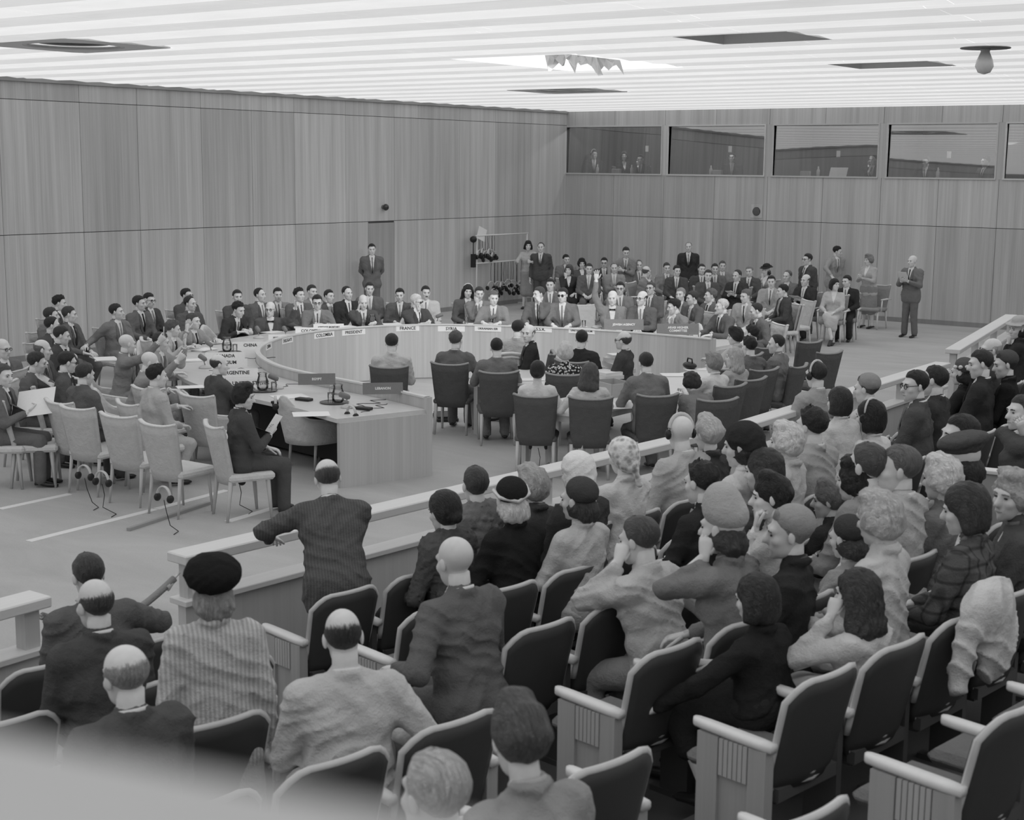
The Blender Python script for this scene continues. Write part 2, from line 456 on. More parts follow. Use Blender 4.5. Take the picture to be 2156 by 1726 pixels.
# booth interiors
DK = plain(62, .8, .1); BW = wood(70, .7)
yb2 = YB+2.3; zf = 2.5
def booth_part(*q): structure(MB().box(*q).obj('wall_booth', BW))
booth_part(XW, -6, yb2, yb2+.1, zf, 5.0); booth_part(XW, -6, YB+.2, yb2, zf-.1, zf); booth_part(XW, -6, YB+.2, yb2, 4.95, 5.05); booth_part(XW-.1, XW, YB+.2, yb2, zf, 5.0); booth_part(-6, -5.9, YB+.2, yb2, zf, 5.0)
for i in range(4):
    m = (WIN[i][1]+WIN[i+1][0])/2; booth_part(m-.05, m+.05, YB+.2, yb2, zf, 5.0)
for i, (a, b) in enumerate(WIN):
    t = thing('booth_desk', 'narrow dark desk inside the %s interpreters booth from the left' % ORD[i], 'desk', ((a+b)/2+(.06 if i == 0 else 0), YB+.5, zf+.002), 0, 'desks in the interpreters booths')
    w = (b-a)/2-.10
    MB().box(-w, w, -.24, .24, .72, .76).obj('desk_top', plain(80, .5), t)
    for s in (-1, 1): MB().box(s*(w-.06)-.03, s*(w-.06)+.03, -.2, .2, 0, .72).obj('leg', plain(60, .6), t)
# loudspeaker grille on the back wall and the round fitting on the left wall
p = at_y(1593, 445, YB)
t = thing('wall_speaker', 'round dark loudspeaker grille in a square frame on the back wall', 'loudspeaker', (p.x, YB, p.z))
MB().box(-.16, .16, -.012, 0, -.16, .16, bev=.004).obj('frame', W_WALL, t)
mb = MB(); mb.lathe([(.105, 0), (.1, .012)], 20, M=trans(0, -.012, 0) @ rotm('X', 90)); g = mb.obj('grille', plain(50, .6), t)
for k in range(-3, 4):
    w = math.sqrt(max(.095**2-(k*.025)**2, 0)); MB().box(k*.025-.005, k*.025+.005, -.03, -.022, -w, w).obj('slat', plain(105, .5), g)
p = at_x(806, 436, XW)
t = thing('wall_lamp', 'small dark round fitting mounted high on the panelled left wall', 'fitting', (XW, p.y, p.z))
mb = MB(); mb.lathe([(.05, 0), (.045, .03)], 12, M=rotm('Y', 90)); mb.obj('plate', plain(90, .5), t)
mb = MB(); mb.ball((.09, 0, 0), (.07, .07, .075), 12, 8); mb.obj('globe', plain(45, .25, .6), t)
# light switch plates in the booths
for i, (px, py) in enumerate(((1362, 313), (1537, 314), (1765, 324), (1998, 326))):
    p = at_y(px, py, yb2-.01)
    tag(MB().box(p.x-.05, p.x+.05, yb2-.015, yb2, p.z-.08, p.z+.08, bev=.004).obj('switch_plate', plain(200), None), 'small white plate on the rear wall of the %s booth' % ORD[i], 'switch plate', 'plates in the booths')

# ceiling: luminous strips running across the room, alternately bright and softer, each slightly folded
BR = emit(1, .545, 'luminous_strip_bright'); SOFT = emit(1, .42, 'luminous_strip_soft')
HOLES = {'hatch': (-8.25, -6.95, 14.25, 15.35), 'slot': (-8.6, -7.25, 19.0, 20.05), 'bright': (-12.5, -10.65, 15.75, 18.6),
         'd1': (-16.15, -14.35, 10.95, 12.6), 'd2': (-16.85, -15.0, 22.7, 24.35)}
ceil = MB(); ceil.box(-22.3, 8.2, -7.2, YB+.3, ZC+.55, ZC+.65)
ce = structure(ceil.obj('ceiling', plain(235, .8)))
PITCH_C = .62
def strip(y0, y1, mat):
    segs = [(-22.0, 8.0)]
    for (a, b, c, d) in HOLES.values():
        if c < y1-.02 and d > y0+.02:
            ns = []
            for s0, s1 in segs:
                if b <= s0 or a >= s1: ns.append((s0, s1)); continue
                if a > s0: ns.append((s0, a))
                if b < s1: ns.append((b, s1))
            segs = ns
    m = MB(); ym = (y0+y1)/2
    for s0, s1 in segs:
        x = s0
        while x < s1-.01:
            e = min(x+2.44, s1); g = .004
            vs = [(x+g, y0, ZC), (e-g, y0, ZC), (e-g, ym, ZC+.018), (x+g, ym, ZC+.018), (e-g, y1, ZC), (x+g, y1, ZC)]
            vt = [(vx, vy, ZC+.03) for vx, vy, vz in vs]
            m.add(vs+vt, [(0, 3, 2, 1), (3, 5, 4, 2), (6, 7, 8, 9), (9, 8, 10, 11), (0, 1, 7, 6), (4, 5, 11, 10), (1, 2, 8, 7), (2, 4, 10, 8), (0, 6, 9, 3), (3, 9, 11, 5)])
            x = e
    m.obj('ceiling_strip', mat, ce)
cuts = sorted(set([-7.0+PITCH_C*i for i in range(65) if -7.0+PITCH_C*i < YB]+[YB]))
for i in range(len(cuts)-1):
    y0, y1 = cuts[i], cuts[i+1]
    inner = sorted([v for h in HOLES.values() for v in (h[2], h[3]) if y0+.02 < v < y1-.02])
    pts = [y0]+inner+[y1]
    for a, b in zip(pts[:-1], pts[1:]): strip(a+.004, b-.004, BR if i % 2 else SOFT)
# recessed boxes above the openings
def recess(key, mat, depth, label):
    a, b, c, d = HOLES[key]; m = MB(); e = .02
    m.box(a-e, a, c-e, d+e, ZC, ZC+depth); m.box(b, b+e, c-e, d+e, ZC, ZC+depth); m.box(a, b, c-e, c, ZC, ZC+depth); m.box(a, b, d, d+e, ZC, ZC+depth)
    m.box(a, b, c, d, ZC+depth, ZC+depth+e)
    o = m.obj('ceiling_hatch', mat); tag(o, label, 'hatch'); return o
recess('hatch', plain(238, .7), .34, 'open grey ceiling hatch nearest the audience')
recess('slot', plain(238, .7), .16, 'shallow open grey ceiling hatch beside the hanging bulb')
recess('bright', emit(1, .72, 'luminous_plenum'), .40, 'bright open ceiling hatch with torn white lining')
random.seed(3)
for i in range(3):
    p = at_z(1175+45*i, 128, ZC)
    m = MB(); n = 7
    pts = [[(p.x-.25+.5*j/n, p.y+random.uniform(-.05, .05)+.05*k, ZC+.14-.10*k*random.uniform(.3, 1.1)+random.uniform(-.02, .02)) for j in range(n+1)] for k in range(4)]
    m.shell(pts, [[(x, y+.004, z+.003) for x, y, z in r] for r in pts], smooth=False)
    tag(m.obj('torn_lining', plain(225, .8)), 'crumpled white lining, %s of three hanging in the bright ceiling hatch' % ('left one', 'middle one', 'right one')[i], 'lining', 'torn lining scraps')
# square air diffusers with concentric rings
def diffuser(key, label):
    a, b, c, d = HOLES[key]; t = thing('air_diffuser', label, 'air diffuser', ((a+b)/2, (c+d)/2, ZC)); w, h = (b-a)/2-.01, (d-c)/2-.01
    m = MB(); n = 40; rr = min(w, h)*.74
    outer = [];
    for k in range(n):
        an = 2*PI*k/n; ca, sa = math.cos(an), math.sin(an); q = max(abs(ca)/w, abs(sa)/h); outer.append((ca/q, sa/q, 0))
    inner = [(rr*math.cos(2*PI*k/n), rr*math.sin(2*PI*k/n), 0) for k in range(n)]
    up = lambda r, z: [(x, y, z) for x, y, _ in r]
    m.loft([inner, outer, up(outer, .03), up(inner, .03), inner], True, False, False)
    m.obj('plate', plain(205, .7), t)
    for j in range(4):
        r1 = rr*(1-.22*j); r0 = r1-.045; z = .01+.035*j
        m = MB(); m.loft([[(r*math.cos(2*PI*k/n), r*math.sin(2*PI*k/n), zz) for k in range(n)] for r, zz in ((r1, z), (r0, z-.012), (r0, z+.01), (r1, z+.03), (r1, z))], True, False, True)
        m.obj('ring', plain(120 if j % 2 else 190, .6), t)
    MB().lathe([(rr*1.02, .2), (rr*1.02, .22)], n).obj('backing', plain(40, .8), t)
diffuser('d1', 'large square ceiling air diffuser nearest the left wall')
diffuser('d2', 'square ceiling air diffuser near the back wall')
p = at_z(2075, 100, ZC)
t = thing('hanging_bulb', 'pear shaped bulb hanging from a small dark ceiling plate', 'bulb', (p.x, p.y, ZC))
MB().lathe([(.28, -.012), (.28, 0)], 20).obj('plate', plain(110, .7), t)
MB().lathe([(.05, -.05), (.06, -.012)], 12).obj('socket', plain(140, .5), t)
MB().lathe([(.01, -.30), (.07, -.28), (.105, -.21), (.09, -.14), (.05, -.05)], 16).obj('glass_bulb', plain(200, .2, .6), t)

# ------------------------------------------------------------------ rails and partition along the audience
RAIL = wood(188, .45, .06, 1, .03); POST = wood(160, .5, .1); PARTW = wood(166, .5, .07)
def rail_run(pa, pb, label, posts, panel=True, name='wooden_rail'):
    a, b = Vector((*pa, 0)), Vector((*pb, 0)); L = (b-a).length; ang = math.atan2(b.y-a.y, b.x-a.x)
    t = thing(name, label, 'rail', a, ang, 'rails in front of the audience')
    MB().box(0, L, -.105, .105, .935, 1.0, bev=.008).obj('handrail', RAIL, t)
    n = posts
    for i in range(n):
        x = .10+(L-.2)*i/(n-1); MB().box(x-.05, x+.05, -.045, .045, .70, .935).obj('post', POST, t)
    if panel:
        k = max(1, round(L/1.5))
        for i in range(k): MB().box(.03+(L-.06)*i/k+.003, .03+(L-.06)*(i+1)/k-.003, -.04, .04, .02, .66).obj('panel', PARTW, t)
        MB().box(0, L, -.09, .09, .66, .70, bev=.005).obj('cap', RAIL, t)
    return t
rail_run((-7.1, .2), (-7.07, 5.08), 'pale wooden rail left of the rope gap', 4)
rail_run((-7.12, 6.14), (-6.62, 12.32), 'long pale wooden rail the dark suited man leans on', 6)
rail_run((-6.56, 12.94), (-6.68, 18.66), 'middle pale wooden rail beside the headphoned man', 5)
rail_run((-7.07, 20.1), (-8.03, 25.67), 'far pale wooden rail near the back wall', 4)
# rope across the gap
t = thing('barrier_rope', 'thick grey barrier rope hanging across the gap between rails', 'rope', (-7.1, 5.6, 0))
pts = [(0, .5-1.0*i/14, .85-.16*math.sin(PI*i/14)*1.0) for i in range(15)]
MB().tube(pts, .024, 10).obj('cord', cloth(110), t)
for y, s in ((.5, 1), (-.5, -1)):
    m = MB(); m.tube([(0, y*.86, .805), (0, y*1.0, .85)], [.03, .018], 10); c = m.obj('end_cap', plain(190, .3, .6), t)
    m = MB(); m.tube([(0, y*1.0, .85), (0, y*1.09, .88)], .008, 6); m.obj('hook', plain(190, .3, .6), c)
# stepped floor of the seating
STEP = plain(84, .9, .1, 'step_carpet')
for k in range(1, 9):
    m = MB(); N = 30; y0, y1 = -1, 31
    f = [(row_x(k, y)-.66, y) for y in [y0+(y1-y0)*i/N for i in range(N+1)]]; bk = 7.9
    poly = f+[(bk, y1), (bk, y0)]
    m.prism(poly, row_z(k-1), row_z(k)); structure(m.obj('floor_step', STEP))
m = MB(); N = 30; f = [(row_curve(y)+.10, y) for y in [-1+32*i/N for i in range(N+1)]]; f2 = [(row_x(0, y)+.26, y) for y in [31-32*i/N for i in range(N+1)]]
m.prism(f+f2, .001, .008); structure(m.obj('floor_runner', STEP))
# pale strips let into the carpet
for i, (a, b) in enumerate((((60, 1140), (330, 1072)), ((330, 1072), (480, 1032)), ((480, 1098), (600, 1063)), ((0, 1072), (150, 1040)))):
    A_, B_ = at_z(*a, 0), at_z(*b, 0); d = (B_-A_); an = math.atan2(d.y, d.x)
    m = MB(); m.box(0, d.length-.02, -.045, .045, 0, .006, M=trans(*A_) @ Matrix.Rotation(an, 4, 'Z')); structure(m.obj('floor_strip', plain(205, .6)))
# cable duct under the front chairs
A_, B_ = at_z(270, 1118, 0), at_z(440, 1062, 0); d = B_-A_; an = math.atan2(d.y, d.x)
m = MB(); m.box(0, d.length, -.02, .02, 0, .03, M=trans(*A_) @ Matrix.Rotation(an, 4, 'Z')); tag(m.obj('cable_duct', plain(120, .4)), 'thin cable duct on the carpet under the empty grey chairs', 'cable duct')

# fill light added inside every booth to brighten it, with no fitting
for i, (a, b) in enumerate(WIN):
    d = bpy.data.lights.new('booth_fill', 'POINT'); d.energy = 34; d.shadow_soft_size = .06; o = bpy.data.objects.new('booth_fill', d); COL.objects.link(o); o.location = ((a+b)/2, YB+.9, 4.75)

# ================================================================== THE HORSESHOE TABLE
TZ, RZ = .76, .90
_raw = [(905, 835), (800, 811), (690, 791), (600, 772), (560, 755), (545, 741), (549, 728), (600, 707), (690, 693), (780, 686), (860, 682.5), (950, 682), (1050, 684.5), (1150, 688), (1300, 696), (1400, 704), (1500, 713)]
_P = [at_z(x, y, RZ) for x, y in _raw]
_P = [Vector((p.x, p.y)) for p in _P]
def resample(P, step):
    Q = []
    for i in range(len(P)-1):
        p0, p1, p2, p3 = P[max(i-1, 0)], P[i], P[i+1], P[min(i+2, len(P)-1)]
        for k in range(20):
            t = k/20; Q.append(.5*((2*p1)+(-p0+p2)*t+(2*p0-5*p1+4*p2-p3)*t*t+(-p0+3*p1-3*p2+p3)*t**3))
    Q.append(P[-1])
    d = [0]
    for a, b in zip(Q[:-1], Q[1:]): d.append(d[-1]+(b-a).length)
    n = int(d[-1]/step); out = []; j = 0
    for i in range(n+1):
        s = d[-1]*i/n
        while j < len(d)-2 and d[j+1] < s: j += 1
        t = (s-d[j])/max(d[j+1]-d[j], 1e-9); out.append(Q[j].lerp(Q[j+1], t))
    return out
INNER = resample(_P, .12)
for _ in range(12):
    INNER = [INNER[0]]+[(INNER[i-1]+2*INNER[i]+INNER[i+1])/4 for i in range(1, len(INNER)-1)]+[INNER[-1]]
def normals(C):
    N = []
    for i in range(len(C)):
        d = C[min(i+2, len(C)-1)]-C[max(i-2, 0)]; N.append(Vector((d.y, -d.x)).normalized()*-1)
    return N
_n = normals(INNER)
TCEN = sum(INNER, Vector((0, 0)))/len(INNER)
if (_n[len(_n)//2]).dot(INNER[len(_n)//2]-TCEN) < 0: _n = [-n for n in _n]
def offset_curve(d): return [p+n*d for p, n in zip(INNER, _n)]
OUTW = 1.2
def strip_solid(name, mat, parent, d0, d1, z0, z1, i0=0, i1=None):
    A_, B_ = offset_curve(d0), offset_curve(d1); i1 = len(A_)-1 if i1 is None else i1
    rings = [[(*A_[i], z0), (*B_[i], z0), (*B_[i], z1), (*A_[i], z1)] for i in range(i0, i1+1)]
    m = MB(); m.loft(rings, True, True, False); return m.obj(name, mat, parent)
TOPW = wood(172, .3, .07, 0, 0); FRONTW = wood(140, .4, .18, 2, .05); RIMW = wood(176, .4, .06, 1, 0)
tbl = thing('horseshoe_table', 'large horseshoe shaped wooden council table with panelled inner front', 'table', (0, 0, 0))
strip_solid('table_top', TOPW, tbl, .05, OUTW, TZ-.045, TZ)
strip_solid('rim', RIMW, tbl, -.015, .055, RZ-.02, RZ)
NPAN = 14; nI = len(INNER)-1
for i in range(NPAN):
    a, b = round(nI*i/NPAN), round(nI*(i+1)/NPAN)
    strip_solid('front_panel', FRONTW, tbl, 0, .045, .02, RZ-.02, a, b)
strip_solid('plinth', plain(120, .7), tbl, .01, .04, 0, .02)
for e, nm in ((0, 'near'), (-1, 'far')):
    a, b = offset_curve(0)[e], offset_curve(OUTW)[e]; d = (b-a); an = math.atan2(d.y, d.x)
    m = MB(); m.box(.0, d.length-.02, -.03, .03, 0, TZ-.045, M=trans(a.x, a.y, 0) @ Matrix.Rotation(an, 4, 'Z')); m.box(-.01, .06, -.032, .032, 0, RZ, M=trans(a.x, a.y, 0) @ Matrix.Rotation(an, 4, 'Z'))
    m.obj('end_panel', wood(146, .4, .15, 2, 0), tbl)
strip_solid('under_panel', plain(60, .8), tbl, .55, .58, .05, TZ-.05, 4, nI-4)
def near_curve(p, C):
    i = min(range(len(C)), key=lambda j: (C[j]-Vector((p[0], p[1]))).length); return i
# name cards on the inner front
CARD = plain(232, .6); INK = plain(40, .7); SIGN = wood(96, .4, .08, 0, 0); SIGNINK = plain(230, .6)
def card_front(px, py, txt, w=.44, h=.088):
    p = at_z(px, py, .84); i = near_curve(p, INNER); c = INNER[i]; n = _n[i]; an = math.atan2(-n.y, -n.x)   # faces inwards
    pz = at_z(px, py, .84); dist = math.hypot(c.x, c.y); d = ray(px, py); z = CAM_H+d.z*dist/math.hypot(d.x, d.y)
    z = max(.70, min(.865, z))
    t = thing('name_card', 'white card lettered %s on the inner front of the horseshoe table' % txt, 'name card', (c.x-n.x*.004, c.y-n.y*.004, z), an-PI/2+PI, 'name cards on the table front')
    MB().box(-w/2, w/2, -.006, 0, -h/2, h/2).obj('card', CARD, t)
    o = link('lettering', text_mesh(txt, min(.072, 1.35*w/max(len(txt), 5)), INK, .0012), t); o.rotation_euler = (PI/2, 0, 0); o.location = (0, -.0075, 0)
    return t
for a in ((861, 691, 'FRANCE'), (946, 692, 'SYRIA'), (1034, 692, 'UKRAINIAN SSR'), (1139, 693, 'U.S.S.R.'), (1241, 696, 'UNITED KINGDOM'),
          (766, 699, 'PRESIDENT'), (698, 705, 'COLOMBIA'), (633, 716, 'DELEGATE', .36), (589, 729, 'CHINA', .34), (554, 744, 'CANADA', .30)):
    card_front(*a)
def tent(px, py, txt, an_screen, w, h, face, ink, name='desk_sign', z=TZ, label=None, nlines=1, ts=1.0):
    p = at_z(px, py, z); rot = heading(an_screen)+PI/2
    t = thing(name, label or 'white desk sign lettered %s on the table top' % txt.replace('\n', ' '), 'desk sign', (p.x, p.y, z), rot, 'desk signs on the table')
    m = MB(); d = h*.45
    vs = [(-w/2, -d/2, 0), (w/2, -d/2, 0), (w/2, d/2, 0), (-w/2, d/2, 0), (-w/2, 0, h), (w/2, 0, h)]
    m.add(vs, [(3, 2, 1, 0), (0, 1, 5, 4), (2, 3, 4, 5), (1, 2, 5), (3, 0, 4)]); m.obj('wedge', face, t)
    for s in ((1, ) if face is SIGN else (1, -1)):
        o = link('lettering', text_mesh(txt, ts*min(h*.6/nlines, 1.3*w/max(max(map(len, txt.split('\n'))), 5)), ink, .0014), t); tilt = math.atan2(d/2, h)
        o.rotation_euler = (PI/2-tilt, 0, 0 if s > 0 else PI); o.location = (0, -s*(d/4+.0015), h*.5)
    return t
for px, py, txt, w in ((527, 734, 'CHINA', .52), (604, 718, 'SECRETARY GENERAL', .56), (655, 703, 'COLOMBIA', .5), (692, 695, 'ASSISTANT SECRETARY', .5), (474, 757, 'CANADA', .54), (478, 771, 'BELGIUM', .54),
                       (497, 793, 'ARGENTINE', .56), (528, 815, 'UNITED STATES', .62)):
    tent(px, py, txt, 12, w, .105, CARD, INK)
tent(667, 809, 'EGYPT', 10, .44, .13, SIGN, SIGNINK, z=RZ-.03, ts=.5, label='dark wedge desk sign lettered EGYPT on the near table rim')
tent(806, 829, 'LEBANON', 10, .46, .13, SIGN, SIGNINK, z=RZ-.03, ts=.5, label='dark wedge desk sign lettered LEBANON on the near table rim')
tent(1313, 694, 'JEWISH AGENCY', 4, .64, .17, SIGN, SIGNINK, z=RZ-.03, ts=.75, label='dark wedge sign lettered JEWISH AGENCY on the far table edge')
tent(1427, 704, 'ARAB HIGHER\nCOMMITTEE', 4, .66, .17, SIGN, SIGNINK, z=RZ-.03, label='dark wedge sign lettered ARAB HIGHER COMMITTEE on the far table edge', nlines=2)

# ================================================================== THINGS ON THE TABLES
GL = glassy(); PAPER = plain(228, .7); METAL = plain(120, .3, .6, 'metal', .8); BLK = plain(32, .4, .4, 'bakelite'); TRAY = plain(70, .3, .6, 'tray', .6)
def pitcher(p, lab):
    t = thing('water_pitcher', 'clear glass water pitcher '+lab, 'pitcher', p, random.uniform(0, 6), 'glass water pitchers')
    m = MB(); pr = [(.055, .0), (.07, .03), (.072, .10), (.055, .15), (.05, .18), (.058, .205)]
    m.lathe(pr, 16); m.obj('jug', GL, t)
    m = MB(); m.tube([(.055, 0, .18), (.10, 0, .175), (.115, 0, .12), (.09, 0, .06), (.07, 0, .05)], .008, 6); m.obj('handle', GL, t)
    MB().lathe([(.066, .09), (.064, .094)], 14).obj('water', GL, t)
def glass(p, lab):
    t = thing('drinking_glass', 'clear drinking glass '+lab, 'glass', p, 0, 'drinking glasses')
    pr = [(.03, 0), (.036, .12)]; MB().lathe(pr, 12).obj('tumbler', GL, t)
def tray(p, lab, r=.17):
    t = tag(MB().lathe([(r*.92, 0), (r, .012), (r*.97, .014), (r*.9, .004)], 24).obj('tray', TRAY), 'round dark tray '+lab, 'tray', 'round trays under pitchers'); t.location = p
_mic = {}
def microphone(p, rot, lab):
    t = thing('desk_microphone', 'desk microphone with round base '+lab, 'microphone', p, rot, 'desk microphones')
    if not _mic:
        _mic['base'] = MB().lathe([(.085, 0), (.085, .015), (.05, .035), (.015, .045)], 16).mesh('base', plain(150, .35, .5))
        m = MB(); m.tube([(0, 0, .04), (0, .02, .10)], .008, 8); _mic['neck'] = m.mesh('neck', METAL)
        m = MB(); m.tube([(0, -.02, .115), (0, 0, .12), (0, .09, .16), (0, .10, .165)], [.02, .032, .034, .02], 12); _mic['head'] = m.mesh('head', plain(95, .4, .4))
    for k in ('base', 'neck', 'head'): link(k, _mic[k], t)
    return t
def cable(pts, lab, r=.005, mat=None):
    m = MB(); m.tube(pts, r, 6); return tag(m.obj('cable', mat or BLK), lab, 'cable', 'loose cables')
random.seed(11)
_pap = []
def paper(p, rot, lab, n=1, w=.22, h=.30, g=None):
    m = MB(); rr = random.Random(int(p[0]*977+p[1]*331))
    for i in range(n):
        a = rr.uniform(-.12, .12) if n > 1 else 0; m.box(-w/2, w/2, -h/2, h/2, i*.004+.001, i*.004+.004, M=trans(rr.uniform(-.02, .02) if n > 1 else 0, 0, 0) @ Matrix.Rotation(a, 4, 'Z'))
    o = m.obj('paper_stack' if n > 2 else 'paper_sheet', g or PAPER); o.location = p; o.rotation_euler = (0, 0, rot)
    tag(o, lab, 'papers', 'papers on the tables'); return o
def headset(p, rot, lab, hang=False, scale=1.0):
    """headphones: band, two cups; lying or hanging"""
    t = thing('headphones', lab, 'headphones', p, rot, 'loose headphones')
    if 'hs' not in _mic:
        m = MB(); m.tube([(.085*math.cos(PI*i/12), 0, .085*math.sin(PI*i/12)*1.15) for i in range(13)], .008, 6, flat=2.2); _mic['hs'] = m.mesh('band', plain(150, .35, .5))
        m = MB(); m.lathe([(.03, -.016), (.038, -.005), (.038, .008), (.02, .02)], 14, M=rotm('Y', 90)); _mic['cup'] = m.mesh('ear_cup', BLK)
    for k in ('hs',): o = link('band', _mic['hs'], t); o.scale = (scale,)*3
    for s in (-1, 1): o = link('ear_cup', _mic['cup'], t); o.location = (s*.085*scale, 0, -.01*scale); o.scale = (-s*scale, scale, scale)
    if hang: t.rotation_euler = (0, 0, rot)
    return t
# items: pixel on the table top, tagged by the place they lie
def tp(px, py, z=TZ): return tuple(at_z(px, py, z+.001))
tray(tp(555, 823), 'beside the UNITED STATES sign'); pitcher(tp(553, 820, TZ+.014), 'beside the UNITED STATES sign'); glass(tp(577, 825), 'beside the UNITED STATES sign')
tray(tp(704, 848), 'at the near end of the horseshoe table'); pitcher(tp(712, 846, TZ+.014), 'at the near end of the horseshoe table'); glass(tp(696, 848, TZ+.014), 'at the near end of the horseshoe table')
tray(tp(484, 742), 'beside the CHINA sign'); pitcher(tp(478, 739, TZ+.014), 'beside the CHINA sign'); glass(tp(495, 742, TZ+.014), 'beside the CHINA sign')
pitcher(tp(784, 686), 'in front of the man resting his head on his hand'); glass(tp(765, 688), 'in front of the man resting his head on his hand')
glass(tp(982, 682), 'in front of the SYRIA card'); pitcher(tp(1195, 686), 'in front of the man in dark glasses')
glass(tp(1229, 689), 'in front of the man raising his hand'); glass(tp(1400, 695), 'in front of the ARAB HIGHER COMMITTEE sign')
for px, py, a, lab in ((733, 858, 200, 'at the near end of the horseshoe table'), (583, 818, 180, 'beside the UNITED STATES sign'), (432, 775, 150, 'beside the BELGIUM sign'), (445, 744, 150, 'beside the CANADA sign'), (602, 712, 120, 'behind the SECRETARY GENERAL sign'),
                       (545, 712, 120, 'near the CHINA sign'), (1033, 684, 0, 'in front of the UKRAINIAN SSR card'), (1133, 685, 0, 'in front of the U.S.S.R. card'), (920, 681, 0, 'in front of the FRANCE card'), (1255, 690, 0, 'in front of the UNITED KINGDOM card'), (1450, 702, 0, 'at the far right end of the table')):
    microphone(tp(px, py), heading(a), lab)
PL = [(610, 835, .5, 1, 'on the table right of the UNITED STATES sign'), (655, 872, .2, 1, 'at the near table end beside the empty tub chair'), (430, 738, 1, 6, 'beside the CANADA sign'), (400, 760, .3, 4, 'beside the BELGIUM sign'), (455, 722, .8, 5, 'left of the CHINA pitcher'),
      (400, 815, .4, 2, 'in front of the balding man at the near table side'), (575, 700, .9, 3, 'in front of the man with a bow tie'), (640, 690, .2, 3, 'behind the COLOMBIA desk sign'), (725, 688, .6, 3, 'right of the COLOMBIA card'), (825, 683, .3, 3, 'left of the FRANCE card'),
      (890, 681, .7, 5, 'right of the FRANCE card'), (1000, 682, .2, 2, 'in front of the man covering his mouth'), (1080, 684, .1, 3, 'left of the U.S.S.R. card'), (1160, 685, .5, 3, 'right of the U.S.S.R. card'), (1215, 688, .2, 2, 'right of the far table pitcher'),
      (1285, 690, .4, 3, 'in front of the man raising his hand'), (1375, 696, .2, 5, 'between the two dark far signs'), (1475, 705, .1, 8, 'at the far right table end'), (1500, 703, .6, 3, 'in front of the white haired man at the far end')]
for px, py, r, n, lab in PL: paper(tp(px, py), r+heading(0), ('white paper ' if n < 3 else 'stack of white papers ')+lab, n, .24 if n > 1 else .3, .32 if n > 1 else .4)
for px, py, lab in ((590, 850, 'dark notebook beside the large paper on the table'), (640, 843, 'dark pen case on the near table top'), (765, 862, 'small dark box at the near table end')):
    o = MB().box(-.10, .10, -.05, .05, 0, .03, bev=.006).obj('notebook', BLK); o.location = tp(px, py); o.rotation_euler = (0, 0, heading(60)); tag(o, lab, 'notebook')
headset(tp(740, 873), heading(40), 'headphones lying at the near end of the horseshoe table'); headset(tp(580, 852), heading(10), 'headphones lying beside the dark notebook on the table')
def wig(a, b, n, amp, seed):
    r = random.Random(seed); A_, B_ = Vector(a), Vector(b); d = B_-A_; q = Vector((-d.y, d.x, 0)).normalized()
    return [A_+d*i/n+q*amp*math.sin(i*1.3+seed)*math.sin(PI*i/n) for i in range(n+1)]
cable(wig(tp(740, 860), tp(815, 838), 14, .12, 1), 'dark microphone cable at the near table end')
cable(wig(tp(760, 868), tp(815, 850), 12, .10, 2), 'looped dark cable beside the small dark box')
cable(wig(tp(590, 815), tp(660, 800), 12, .10, 3), 'dark microphone cable beside the UNITED STATES sign')
cable(wig(tp(440, 780), tp(580, 775), 16, .14, 4), 'dark cable beside the ARGENTINE sign')
cable(wig(tp(500, 755), tp(580, 752), 12, .08, 5), 'dark cable beside the CANADA sign')

# ================================================================== CHAIRS
def back_shell(m, w0, w1, z0, z1, tilt, curve, th, y0=0, n=10, rows=6, round_top=0.0, wing=0.0):
    """curved backrest; faces +y, leans to -y going up"""
    out, inn = [], []
    for i in range(rows+1):
        t = i/rows; z = z0+(z1-z0)*t; w = w0+(w1-w0)*t; ro, ri = [], []
        for j in range(n+1):
            s = -1+2*j/n; zz = z
            if round_top: zz = z0+(z1-z0)*t*(1-round_top*max(0, abs(s)-.55)**2/.2)
            if wing and t > .5: zz += wing*(abs(s)**3)*(t-.5)*2
            y = y0-math.tan(R_(tilt))*(zz-z0)+curve*s*s*1.0
            ro.append((s*w/2, y-th/2, zz)); ri.append((s*w/2, y+th/2, zz))
        out.append(ro); inn.append(ri)
    m.shell(out, inn, True); return out, inn
def leg4(t_mat, w, d, h, top=.035, bot=.02, splay=.03, y0=0):
    L = []
    for sx in (-1, 1):
        for sy in (0, 1):
            m = MB(); x, y = sx*w/2, y0+(d if sy else 0)
            m.tube([(x+sx*splay*.4, y+(splay if sy else -splay*1.6), 0), (x, y, h)], [bot, top], 4); L.append(('leg', m.mesh('leg', t_mat)))
    return L
